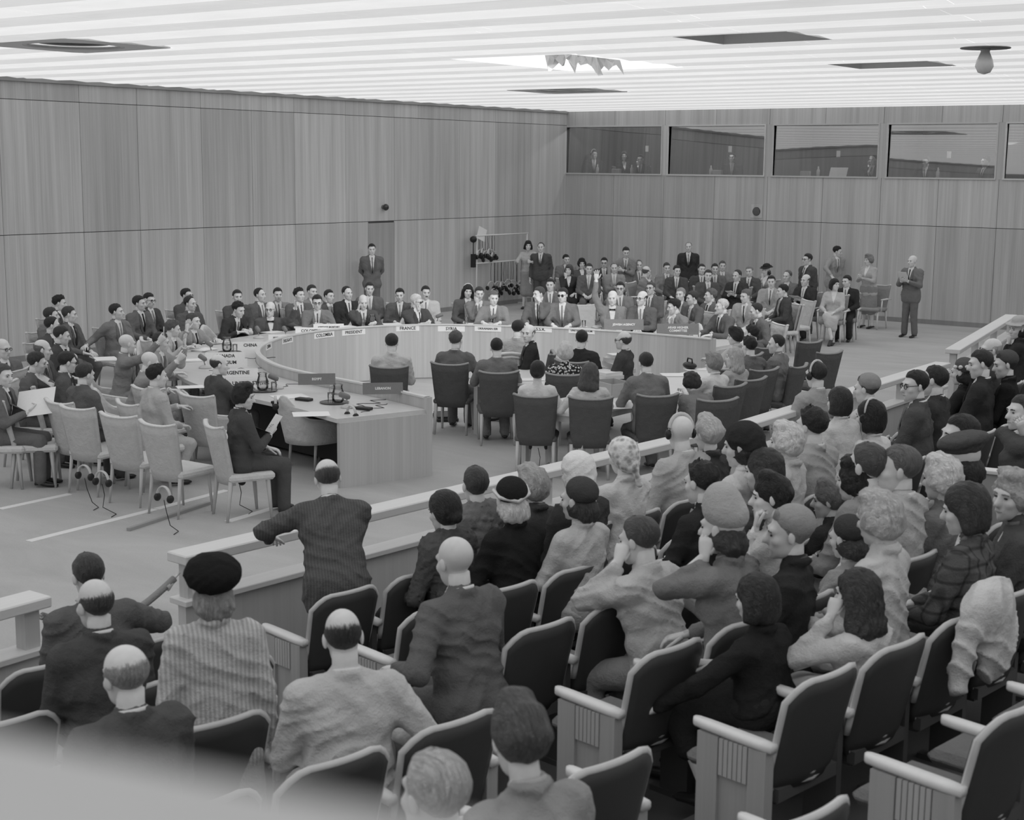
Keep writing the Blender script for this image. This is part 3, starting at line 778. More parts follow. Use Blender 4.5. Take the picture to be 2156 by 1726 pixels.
def make_side_chair(back_g, seat_g, wood_g, arms=False):
    F, S, Wd = cloth(back_g), cloth(seat_g), wood(wood_g, .45, .08, 2, 0)
    parts = []
    m = MB(); m.box(-.24, .24, -.02, .45, .39, .47, bev=.025); parts.append(('seat', m.mesh('seat', S)))
    m = MB(); o, i = back_shell(m, .41, .50, .36, .92, 11, .055, .05, -.03, wing=.03); bk = m.mesh('backrest', F)
    m = MB(); m.tube([((a[0]+b[0])/2, (a[1]+b[1])/2, (a[2]+b[2])/2+.004) for a, b in zip(o[-1], i[-1])], .028, 6, flat=.55); rim = m.mesh('top_rail', cloth(min(215, back_g+45)) if not arms else Wd)
    parts.append(('backrest', bk, [('top_rail', rim)]))
    parts += leg4(Wd, .40, .38, .40, .026, .015)
    if arms:
        for s in (-1, 1):
            m = MB(); m.tube([(s*.27, -.08, .64), (s*.28, .12, .66), (s*.275, .38, .655)], [.02, .026, .022], 6, flat=.7); parts.append(('armrest', m.mesh('armrest', Wd)))
            m = MB(); m.tube([(s*.26, .34, .40), (s*.275, .34, .65)], [.02, .018], 6); parts.append(('arm_post', m.mesh('arm_post', Wd)))
    return parts
CH_LIGHT = make_side_chair(150, 176, 150); CH_DARK = make_side_chair(74, 80, 165); CH_ARM = make_side_chair(120, 118, 190, True)
def make_tub(g):
    F, Wd = cloth(g), wood(140, .45, .08, 2, 0); parts = []
    m = MB(); m.box(-.25, .25, -.05, .46, .34, .46, bev=.03); parts.append(('seat', m.mesh('seat', F)))
    n = 28; out, inn = [], []
    prof = [(i, -PI*.06+PI*1.12*i/n) for i in range(n+1)]
    for rz in range(7):
        t = rz/6; ro, ri = [], []
        for i, a in prof:
            u = abs(2*i/n-1)                       # 0 at the back, 1 at the arm fronts
            e = (u/.55) if u < .55 else 1
            h = .86-.26*(e*e*(3-2*e))-(.06*((u-.55)/.45) if u > .55 else 0)
            z = .30+(h-.30)*t; tilt = .10*t*(1-u); fl = .03*t
            cx, cy = math.cos(a), -math.sin(a)
            rx, ry = .30+fl, .24+fl
            y = cy*ry+.06-tilt+(.16 if u > .9 else .16*(u/.9)**3)
            ro.append((cx*rx, y, z)); ri.append((cx*(rx-.06), y+.055*max(0, -cy), z))
        out.append(ro); inn.append(ri)
    m = MB(); m.shell(out, inn, True); bk = m.mesh('backrest', F)
    m = MB(); m.tube([((a[0]+b[0])/2, (a[1]+b[1])/2, a[2]) for a, b in zip(out[-1], inn[-1])], .032, 6, flat=.5); rim = m.mesh('piping', cloth(min(225, g+22)))
    parts.append(('backrest', bk, [('piping', rim)]))
    parts += leg4(Wd, .42, .42, .35, .026, .016, .02)
    return parts
TUB = make_tub(176)
def make_slat():
    Wd = wood(205, .45, .06, 2, 0); parts = []
    m = MB(); m.box(-.22, .22, -.02, .42, .42, .45, bev=.012); parts.append(('seat', m.mesh('seat', Wd)))
    m = MB(); pts = [(-.20, -.04, .44), (-.205, -.09, .66), (-.19, -.125, .84), (-.14, -.14, .885), (0, -.145, .90), (.14, -.14, .885), (.19, -.125, .84), (.205, -.09, .66), (.20, -.04, .44)]
    m.tube(pts, .022, 8, flat=1.2); sl = []
    m2 = MB(); m2.tube([(-.19, -.12, .82), (0, -.135, .845), (.19, -.12, .82)], .03, 8, flat=.6); sl.append(('top_rail', m2.mesh('top_rail', Wd)))
    m2 = MB(); m2.tube([(-.2, -.07, .56), (.2, -.07, .56)], .015, 6); sl.append(('lower_rail', m2.mesh('lower_rail', Wd)))
    for k in range(6):
        x = -.14+.056*k; m2 = MB(); m2.box(x-.013, x+.013, -.006, .006, 0, .27, M=trans(0, -.075, .56) @ rotm('X', 10)); sl.append(('slat', m2.mesh('slat', Wd)))
    parts.append(('back_frame', m.mesh('back_frame', Wd), sl))
    parts += leg4(Wd, .38, .36, .43, .02, .015, .02)
    m = MB(); m.tube([(-.28, -.05, .66), (-.29, .15, .67)], .02, 6); parts.append(('arm', m.mesh('arm', Wd)))
    m = MB(); m.prism([(-.36, .1), (-.20, .1), (-.05, .30), (-.05, .52), (-.36, .52)], .68, .70); parts.append(('tablet', m.mesh('tablet', wood(150, .4, .08, 0, 0))))
    m = MB(); m.tube([(-.28, .2, .44), (-.28, .2, .68)], .016, 6); parts.append(('arm_post', m.mesh('arm_post', Wd)))
    return parts
SLAT = make_slat()
# theatre seat: origin on the row floor under the backrest, faces +y; standard and armrest on its left
def make_theatre(aisle=False, last=False):
    LEA, ST, AR, DARK = plain(58, .5, .3, 'dark_upholstery'), cloth(96), wood(208, .4, .04, 1, 0), plain(70, .6, .25)
    parts = []
    m = MB(); o, i = back_shell(m, .46, .50, .40, .90, 13, .05, .045, 0, n=14, rows=8, round_top=.16); bk = m.mesh('backrest', LEA)
    edge = [(o[r][0], i[r][0]) for r in range(2, 9)]+[(o[8][j], i[8][j]) for j in range(1, 14)]+[(o[r][14], i[r][14]) for r in range(8, 1, -1)]
    m = MB(); m.tube([tuple((a[q]+b[q])/2 for q in range(3)) for a, b in edge], .026, 6, flat=.62); rim = m.mesh('rim', wood(176, .4, .05, 2, 0))
    subs = [('rim', rim)]
    for z in (.415, .445):
        m = MB(); m.tube([(-.22, .022, z), (0, -.03, z), (.22, .022, z)], .008, 5); subs.append(('band', m.mesh('band', plain(120, .3, .5))))
    parts.append(('backrest', bk, subs))
    m = MB(); m.box(-.23, .23, .05, .50, .39, .46, bev=.03); parts.append(('seat', m.mesh('seat', ST)))
    m = MB(); m.box(-.2, .2, .02, .08, .34, .39); m.box(-.22, .22, -.01, .03, .36, .42); parts.append(('hinge_bar', m.mesh('hinge_bar', DARK)))
    def arm(s):
        m = MB(); x = s*.28
        prof = [(-.02, .026), (.05, .036), (.18, .036), (.33, .033), (.385, .026), (.40, .012)]
        rings = []
        for y, w in prof:
            z = .625+.03*y
            rings.append([(x-w, y, z-.012), (x-w*.7, y, z-.022), (x+w*.7, y, z-.022), (x+w, y, z-.012), (x+w, y, z+.006), (x+w*.7, y, z+.016), (x-w*.7, y, z+.016), (x-w, y, z+.006)])
        m.loft(rings[::-1]); parts.append(('armrest', m.mesh('armrest', AR)))
    def standard(s, wide):
        x = s*.28; m = MB()
        if wide:
            W = wood(132, .5, .12, 2, 0); m.box(x-.03, x+.03, .0, .09, 0, .605); m.box(x-.03, x+.03, .25, .36, 0, .605); m.box(x-.012, x+.012, .09, .25, 0, .60)
            st = m.mesh('end_panel', W); fl = []
            for k in range(6):
                m2 = MB(); m2.box(x-.034, x+.034, .095+.025*k, .115+.025*k, .44, .604); fl.append(('flute', m2.mesh('flute', wood(140, .5, .1, 2, 0))))
            parts.append(('end_panel', st, fl))
        else:
            m.box(x-.02, x+.02, .03, .20, 0, .605); m.box(x-.03, x+.03, -.02, .26, 0, .03); parts.append(('standard', m.mesh('standard', DARK)))
    arm(-1); standard(-1, aisle)
    if last: arm(1); standard(1, last)
    return parts
TH = {'mid': make_theatre(), 'aisle': make_theatre(True), 'last': make_theatre(False, True)}

# ================================================================== PEOPLE: smooth-union surfaces
f32 = np.float32
def prim_dist(p, P):
    if p[0] == 'c':
        a, b = np.asarray(p[1], f32), np.asarray(p[2], f32); ab = b-a; L = float(ab @ ab)+1e-9
        t = np.clip(((P-a) @ ab)/L, 0, 1)
        q = P-a-t[..., None]*ab
        return np.sqrt((q*q).sum(-1))-(p[3]+(p[4]-p[3])*t)
    c, Rm, r = np.asarray(p[1], f32), np.asarray(p[2], f32), np.asarray(p[3], f32)
    q = (P-c) @ Rm; k0 = np.sqrt(((q/r)**2).sum(-1))+1e-6; k1 = np.sqrt(((q/(r*r))**2).sum(-1))+1e-6
    return k0*(k0-1)/k1
def smin(a, b, k):
    h = np.maximum(k-np.abs(a-b), 0); return np.minimum(a, b)-h*h/(4*k)
def prim_box(p):
    if p[0] == 'c':
        r = max(p[3], p[4]); a, b = np.asarray(p[1]), np.asarray(p[2]); return np.minimum(a, b)-r, np.maximum(a, b)+r
    r = max(p[3]); c = np.asarray(p[1]); return c-r, c+r
def eval_pts(prims, P):
    F = np.full(P.shape[:-1], 10., f32)
    for p in prims:
        d = prim_dist(p, P)
        if p[0] == '-e': F = -smin(-F, d, p[-1])
        else: F = smin(F, d, p[-1])
    return F
def sdf_mesh(prims, h, disp=None):
    """surface nets over the smooth union of the prims"""
    bb = [prim_box(p) for p in prims if p[0] != '-e']
    lo = np.min([b[0] for b in bb], 0)-2.5*h; hi = np.max([b[1] for b in bb], 0)+2.5*h
    n = np.ceil((hi-lo)/h).astype(int)+1
    ax = [(lo[i]+h*np.arange(n[i])).astype(f32) for i in range(3)]
    F = np.full(tuple(n), 1., f32)
    for p in prims:
        b0, b1 = prim_box(p); mg = p[-1]+2*h
        i0 = np.maximum(np.floor((b0-mg-lo)/h).astype(int), 0); i1 = np.minimum(np.ceil((b1+mg-lo)/h).astype(int)+1, n)
        if (i1 <= i0).any(): continue
        sl = tuple(slice(i0[q], i1[q]) for q in range(3))
        G = np.stack(np.meshgrid(*[ax[q][sl[q]] for q in range(3)], indexing='ij'), -1)
        d = prim_dist(p, G)
        F[sl] = -smin(-F[sl], d, p[-1]) if p[0] == '-e' else smin(F[sl], d, p[-1])
    if disp is not None:
        I = np.nonzero(np.abs(F) < 3*h); F[I] += disp(ax[0][I[0]], ax[1][I[1]], ax[2][I[2]]).astype(f32)
    F[0] = F[-1] = 1; F[:, 0] = F[:, -1] = 1; F[:, :, 0] = F[:, :, -1] = 1
    S = F < 0
    c = S[:-1, :-1, :-1].astype(np.int8)
    for dx in (0, 1):
        for dy in (0, 1):
            for dz in (0, 1):
                if dx or dy or dz: c = c+S[dx:n[0]-1+dx, dy:n[1]-1+dy, dz:n[2]-1+dz]
    act = np.argwhere((c > 0) & (c < 8))
    if len(act) == 0: return np.zeros((0, 3), f32), np.zeros((0, 4), np.int32)
    ids = np.full(c.shape, -1, np.int32); ids[tuple(act.T)] = np.arange(len(act))
    co = [(dx, dy, dz) for dx in (0, 1) for dy in (0, 1) for dz in (0, 1)]
    val = np.stack([F[act[:, 0]+a, act[:, 1]+b, act[:, 2]+d] for a, b, d in co], 1)
    acc = np.zeros((len(act), 3), f32); cnt = np.zeros(len(act), f32)
    for i, a in enumerate(co):
        for j, b in enumerate(co):
            if j > i and sum(abs(a[q]-b[q]) for q in range(3)) == 1:
                v0, v1 = val[:, i], val[:, j]; m = (v0 < 0) != (v1 < 0)
                t = np.where(m, v0/np.where(m, v0-v1, 1), 0)[:, None]
                acc += np.where(m[:, None], np.array(a, f32)+t*(np.array(b, f32)-np.array(a, f32)), 0); cnt += m
    V = (act+acc/cnt[:, None])*h+lo
    Q = []
    for axi in range(3):
        sh = [slice(None)]*3; s0, s1 = list(sh), list(sh); s0[axi] = slice(0, -1); s1[axi] = slice(1, None)
        A_, B_ = S[tuple(s0)], S[tuple(s1)]; E = np.argwhere(A_ != B_)
        o1, o2 = (axi+1) % 3, (axi+2) % 3
        d1 = np.zeros(3, int); d1[o1] = 1; d2 = np.zeros(3, int); d2[o2] = 1
        c00, c10, c11, c01 = E-d1-d2, E-d2, E, E-d1
        q = np.stack([ids[tuple(x.T)] for x in (c00, c10, c11, c01)], 1)
        fl = A_[tuple(E.T)]
        q[~fl] = q[~fl][:, ::-1]; Q.append(q)
    Q = np.concatenate(Q); Q = Q[(Q >= 0).all(1)]
    return V.astype(f32), Q.astype(np.int32)
def waves(seed, wl0, wl1, n=6):
    """sum of random plane waves, about -1..1"""
    r = random.Random(seed); K = []
    for _ in range(n):
        v = unit([r.gauss(0, 1) for _ in range(3)])*(2*PI/r.uniform(wl0, wl1)); K.append((v, r.uniform(0, 6)))
    def f(x, y, z):
        s = 0
        for v, p in K: s = s+np.sin(f32(v[0])*x+f32(v[1])*y+f32(v[2])*z+f32(p))
        return s*(1.6/n)
    return f
def unit(v): v = np.asarray(v, float); return v/(np.linalg.norm(v)+1e-9)
def folds(seed, amp, wl=.085):
    """creases: narrow ridges that come and go"""
    r = random.Random(seed); k = PI/wl; a = [r.uniform(0, 6) for _ in range(8)]; s = r.choice((-1, 1)); W1 = waves(seed+3, .16, .4, 4)
    def f(x, y, z):
        w = W1(x, y, z); m = .5+.5*np.sin(7*x+9*z+5*y+a[5])
        u = 1-np.abs(np.sin(k*(z+s*.5*x+.2*y)+1.3*w+a[3])); v = 1-np.abs(np.sin(k*.7*(z*.5-s*.8*x+.5*y)+1.2*w+a[4]))
        return -amp*1.9*(u*u*m+.8*v*v*(1-m))+amp*.5
    return f
def fuzz(seed, amp):
    W1 = waves(seed, .018, .05, 8)
    return lambda x, y, z: amp*W1(x, y, z)
I3 = np.eye(3)
def rx(d): d = R_(d); return np.array([[1, 0, 0], [0, math.cos(d), -math.sin(d)], [0, math.sin(d), math.cos(d)]])
def ry(d): d = R_(d); return np.array([[math.cos(d), 0, math.sin(d)], [0, 1, 0], [-math.sin(d), 0, math.cos(d)]])
def rz(d): d = R_(d); return np.array([[math.cos(d), -math.sin(d), 0], [math.sin(d), math.cos(d), 0], [0, 0, 1]])
# ---- head: star-shaped grid over a sculpted field. x right, y forward, z up
def head_prims(kind):
    w, j = {'m': (1, 1), 'f': (.94, .86), 'h': (1.05, 1.16), 'n': (.95, .95)}[kind]
    return [('e', (0, -.018, .036), I3, (.0755*w, .096, .084), .02), ('e', (0, .02, -.03), I3, (.062*w, .073, .085), .03),
            ('e', (0, .034, -.076), I3, (.047*j, .05, .042), .025), ('e', (0, .074, -.104), I3, (.02*j, .019, .018), .02),
            ('c', (-.036, .079, .024), (.036, .079, .024), .0145, .0145, .018),
            ('e', (.042*w, .06, -.026), I3, (.022, .022, .02), .02), ('e', (-.042*w, .06, -.026), I3, (.022, .022, .02), .02),
            ('-e', (.031, .101, .003), I3, (.017, .017, .0125), .010), ('-e', (-.031, .101, .003), I3, (.017, .017, .0125), .010),
            ('c', (0, .088, .008), (0, .112, -.033), .009, .0145, .012), ('c', (-.011, .098, -.037), (.011, .098, -.037), .008, .008, .008),
            ('c', (-.02, .087, -.066), (.02, .087, -.066), .0095, .0095, .01), ('-e', (0, .104, -.069), I3, (.026, .012, .0035), .006)]
NL, NA = 26, 34
def _grid():
    el = [-PI/2+.03]+[-PI/2+PI*(i+.5)/NL for i in range(NL)]+[PI/2-.03]
    az = []
    for i in range(NA):
        t = 2*PI*i/NA; az.append(t-.55*math.sin(t)*.9)              # denser at the face (az=0 is forward)
    return el, az
EL, AZ = _grid()
def dirs(el, az):
    e, a = np.array(el)[..., None], np.array(az)[None, :]
    return np.stack([np.sin(a)*np.cos(e), np.cos(a)*np.cos(e), np.sin(e)+0*a], -1)
def radial(prims, D, start=.17):
    r = np.full(D.shape[:-1], start, f32)
    for _ in range(26): r = np.maximum(r-.75*eval_pts(prims, (D*r[..., None]).astype(f32)), .02)
    return r
def grid_quads(nr, nc, wrap=True):
    q = []
    for i in range(nr-1):
        for j in range(nc if wrap else nc-1):
            k = (j+1) % nc; q.append((i*nc+j, i*nc+k, (i+1)*nc+k, (i+1)*nc+j))
    return np.array(q, np.int32)[:, ::-1]
HEADS = {}
for kind in 'mfhn':
    pr = head_prims(kind); D = dirs(EL, AZ); r = radial(pr, D)
    HEADS[kind] = (pr, (D*r[..., None]).reshape(-1, 3), grid_quads(len(EL), NA))
class Parts:
    """quads with material slots joined into one mesh"""
    def __init__(s): s.V = []; s.Q = []; s.M = []; s.n = 0
    def add(s, V, Q, m=0):
        V = np.asarray(V, f32); Q = np.asarray(Q, np.int32)
        s.V.append(V); s.Q.append(Q+s.n); s.M.append(np.full(len(Q), m)); s.n += len(V)
    def mesh(s, name, mats):
        return np_mesh(name, np.concatenate(s.V), np.concatenate(s.Q), True, mats, np.concatenate(s.M))
def np_tube(pts, rad, n=8, flat=1.0, side=None):
    pts = np.asarray(pts, float); V = []; up = np.array(side if side is not None else (0, 0, 1.))
    for i, p in enumerate(pts):
        d = pts[min(i+1, len(pts)-1)]-pts[max(i-1, 0)]; d = d/(np.linalg.norm(d)+1e-9)
        a = np.cross(d, up)
        if np.linalg.norm(a) < .1: a = np.cross(d, (1., .2, 0))
        a /= np.linalg.norm(a); b = np.cross(a, d); t = 2*PI*np.arange(n)/n
        V.append(p+rad[i]*(np.cos(t)[:, None]*a+flat*np.sin(t)[:, None]*b))
    V = [np.repeat(pts[:1]-(pts[1]-pts[0])*1e-3, n, 0)]+V+[np.repeat(pts[-1:]+(pts[-1]-pts[-2])*1e-3, n, 0)]
    return np.concatenate(V), grid_quads(len(V), n)[:, ::-1]
def np_ball(c, r, Rm=I3, n=8, m=6):
    e = np.linspace(-PI/2+.01, PI/2-.01, m+1); D = dirs(e, 2*PI*np.arange(n)/n).reshape(-1, 3)
    return (D*np.array(r)) @ np.asarray(Rm).T+np.array(c), grid_quads(m+1, n)
# ---- hands: wrist at origin, fingers along +y, palm faces -z, right hand (thumb at -x)
def make_hand(curl, spread=1.0, thumb=35):
    P = Parts(); t = 2*PI*np.arange(10)/10; rings = []
    for y, w, th in ((-.02, .027, .02), (.01, .028, .019), (.035, .036, .017), (.07, .042, .015), (.095, .041, .0125)):
        rings.append(np.stack([w*np.cos(t), 0*t+y, th*np.sin(t)], 1))
    V = np.concatenate([np.repeat([[0, -.03, 0]], 10, 0)]+rings+[np.repeat([[0, .1, 0]], 10, 0)]); P.add(V, grid_quads(7, 10))
    for x, L, sp in ((-.030, .070, 6), (-.010, .080, 1), (.011, .074, -3), (.030, .057, -8)):
        p = np.array([x, .088, 0.]); a = 0; pts = [p]; yaw = sp*spread
        for seg, cc in zip((.44, .31, .25), curl):
            a += R_(cc); d = np.array([-math.sin(R_(yaw))*math.cos(a), math.cos(R_(yaw))*math.cos(a), -math.sin(a)]); p = p+d*L*seg; pts.append(p)
        P.add(*np_tube(pts, [.0098, .009, .0082, .0062], 6))
    th = R_(thumb); d1 = np.array([-math.sin(th), math.cos(th), -.25]); d2 = np.array([-math.sin(th*.5), math.cos(th*.5), -.35])
    p0 = np.array([-.024, .02, -.004]); p1 = p0+d1*.042; p2 = p1+d2*.032; p3 = p2+d2*.024
    P.add(*np_tube([p0, p1, p2, p3], [.014, .011, .0095, .007], 6))
    return np.concatenate(P.V), np.concatenate(P.Q)
HANDS = {'flat': make_hand((6, 8, 6), 1.6, 45), 'relax': make_hand((22, 28, 20)), 'fist': make_hand((70, 80, 45), .3, 15), 'grip': make_hand((45, 50, 35), .6, 25)}
def unit(v): v = np.asarray(v, float); return v/(np.linalg.norm(v)+1e-9)
def ik(S, T, l1, l2, pole):
    S, T = np.asarray(S, float), np.asarray(T, float); d = T-S; L = np.linalg.norm(d); L2 = min(max(L, .08), (l1+l2)*.985); u = d/(L+1e-9); T = S+u*L2
    a = (l1*l1-l2*l2+L2*L2)/(2*L2); h = math.sqrt(max(l1*l1-a*a, 0)); p = np.asarray(pole, float); p = p-u*(p @ u); p = unit(p)
    return S+u*a+p*h, T
# ---- hair grids
def hairline(az, style):
    """lower border elevation in degrees; az in degrees from the forehead (0) to the nape (180)"""
    base = {'s': [(0, 42), (38, 44), (62, 36), (74, 12), (86, -6), (98, 2), (112, -16), (140, -34), (180, -40)],
            'r': [(0, 58), (25, 62), (45, 56), (66, 40), (78, 10), (88, -6), (98, 2), (112, -16), (140, -34), (180, -40)],
            'f': [(0, 44), (40, 46), (65, 38), (78, 14), (90, -14), (112, -30), (140, -44), (180, -48)]}[style]
    xs, ys = zip(*base); return np.interp(az, xs, ys)
def hair_grid(kind, style, thick, seed, wave=0.0):
    """returns V, Q in head space"""
    pr, HV, HQ = HEADS[kind]; r = random.Random(seed); ph = [r.uniform(0, 6) for _ in range(6)]
    n = 40; rows = 12
    if style == 'b':                                    # horseshoe fringe
        az = np.linspace(72, 288, n); fold = np.where(az > 180, 360-az, az)
        lo = hairline(fold, 's'); hi = np.interp(fold, [72, 84, 100, 130, 180], [14, 34, 44, 48, 46]); wrap = False
    else:
        az = np.arange(n)*360/n; fold = np.where(az > 180, 360-az, az); lo = hairline(fold, {'s': 's', 'w': 's', 'r': 'r', 'f': 'f'}[style]); hi = np.full(n, 89.); wrap = True
    t = np.linspace(0, 1, rows)[:, None]; el = R_(1)*(lo+(hi-lo)*t); a = R_(1)*az[None, :]+0*el
    D = np.stack([np.sin(a)*np.cos(el), np.cos(a)*np.cos(el), np.sin(el)], -1)
    rr = radial(pr, D)
    T = thick*np.clip(t/.35, 0.08, 1)**.8
    if style == 'b': T = thick*.6*np.clip(np.minimum(t/.25, (1-t)/.55), .03, 1)
    else: T = T*(1+.55*np.clip(np.cos(a), 0, 1)*np.sin(np.clip(el, 0, 1.57)))
    wv = np.sin(5*a+9*el+ph[0])*.5+np.sin(3*a-13*el+ph[1])*.5
    T = T*(1+(.25+wave)*wv)
    part = np.exp(-((D[..., 0]-.03)/.012)**2)*(D[..., 1] > -.2)*(D[..., 2] > .4); T = T-part*thick*.45*(wave < .3)
    V0 = (D*(rr+.001+np.maximum(T, .001))[..., None]).reshape(-1, 3); Q = grid_quads(rows, n, wrap)
    fade = np.clip(1-t/.16, 0, 1)+0*D[..., 0]
    if style == 'b': fade = np.maximum(fade, np.clip((t-.45)/.5, 0, 1)+0*D[..., 0])
    # tuck a closing skirt under the border so the hair is a solid cap
    Vb = (D[0]*(rr[0]-.006)[..., None]); base = len(V0); V = np.concatenate([V0, Vb]); ex = []
    for j in range(n if wrap else n-1): k = (j+1) % n; ex.append((base+j, base+k, k, j))
    if style == 'b':
        Vt = (D[-1]*(rr[-1]-.006)[..., None]); b2 = len(V); V = np.concatenate([V, Vt]); s = (rows-1)*n
        for j in range(n-1): ex.append((s+j, s+j+1, b2+j+1, b2+j))
    fd = np.ones(len(V), f32); fd[:len(V0)] = fade.reshape(-1)
    return V, np.concatenate([Q, np.array(ex, np.int32)[:, ::-1]]), fd
def big_hair(style, seed, h):
    cut = [('-e', (0, .115, -.045), I3, (.064, .085, .098), .012)]
    cap = [('e', (0, -.016, .042), I3, (.090, .108, .094), .03)]
    if style == 'g': P = cap+[('e', (0, -.07, -.07), I3, (.10, .055, .11), .05), ('c', (.078, -.02, 0), (.092, -.03, -.15), .034, .036, .04), ('c', (-.078, -.02, 0), (-.092, -.03, -.15), .034, .036, .04), ('c', (-.06, -.075, -.16), (.06, -.075, -.16), .05, .05, .05)]; amp = .010
    elif style == 'o': P = cap+[('e', (0, -.06, -.04), I3, (.094, .055, .085), .05), ('c', (.078, -.015, 0), (.085, -.02, -.075), .03, .034, .03), ('c', (-.078, -.015, 0), (-.085, -.02, -.075), .03, .034, .03)]; amp = .006
    elif style == 'c': P = cap+[('e', (0, -.05, -.015), I3, (.10, .07, .085), .04), ('e', (.07, .0, .0), I3, (.04, .05, .06), .03), ('e', (-.07, .0, .0), I3, (.04, .05, .06), .03), ('e', (0, .03, .12), I3, (.07, .05, .03), .03)]; amp = .011
    elif style == 'u': P = cap+[('e', (0, -.045, .0), I3, (.082, .07, .07), .03), ('e', (0, .02, .125), I3, (.066, .05, .036), .02), ('c', (-.05, -.1, .02), (.05, -.1, .02), .026, .026, .03)]; amp = .006
    elif style == 'k': P = cap+[('e', (0, -.04, -.01), I3, (.084, .075, .075), .03), ('e', (0, -.105, -.035), I3, (.042, .03, .038), .012)]; amp = .003
    elif style == 'l': P = [('e', (0, -.03, -.045), I3, (.094, .09, .07), .03), ('e', (0, -.075, -.085), I3, (.085, .045, .05), .03)]; amp = .010
    disp = (lambda W1, W2: lambda x, y, z: amp*(.75*W1(x, y, z)+.55*W2(x, y, z)))(waves(seed*7+1, .035, .07, 6), waves(seed*7+2, .016, .03, 8))
    return sdf_mesh(P+cut, h, disp)
def hat_mesh(style, h):
    if style == 'B': P = [('e', (0, -.02, .105), rx(-8), (.138, .145, .058), .02), ('e', (0, -.02, .075), I3, (.093, .11, .05), .02)]
    elif style == 'R': P = [('e', (0, -.03, .075), rx(6), (.128, .138, .09), .02)]
    elif style == 'P': P = [('e', (0, -.035, .058), rx(20), (.092, .10, .082), .01), ('-e', (0, .13, -.02), I3, (.12, .09, .10), .01), ('-e', (0, -.02, -.10), I3, (.2, .2, .10), .01)]
    elif style == 'T': P = [('e', (0, -.125, -.055), I3, (.03, .025, .028), .01), ('c', (.01, -.13, -.06), (.03, -.125, -.17), .014, .024, .01), ('e', (0, -.02, .045), rx(8), (.096, .113, .098), .02), ('e', (0, -.07, -.02), I3, (.08, .06, .075), .04), ('-e', (0, .125, -.04), I3, (.068, .085, .10), .015)]
    elif style == 'H': P = [('e', (0, -.02, .075), rx(-6), (.165, .175, .014), .01), ('e', (0, -.025, .105), I3, (.088, .10, .06), .015)]
    elif style == 'G': P = [('e', (0, -.02, .075), rx(12), (.094, .112, .085), .02), ('e', (0, .0, .14), rx(12), (.080, .085, .08), .05)]
    return sdf_mesh(P, h, folds(4, .004, .05) if style in 'TBR' else None)
_cache = {}
def cached(key, fn):
    if key not in _cache: _cache[key] = fn()
    return _cache[key]
EYE = plain(38, .3, .5, 'eye'); WHITE = cloth(226); LENSDK = plain(25, .15, .6)

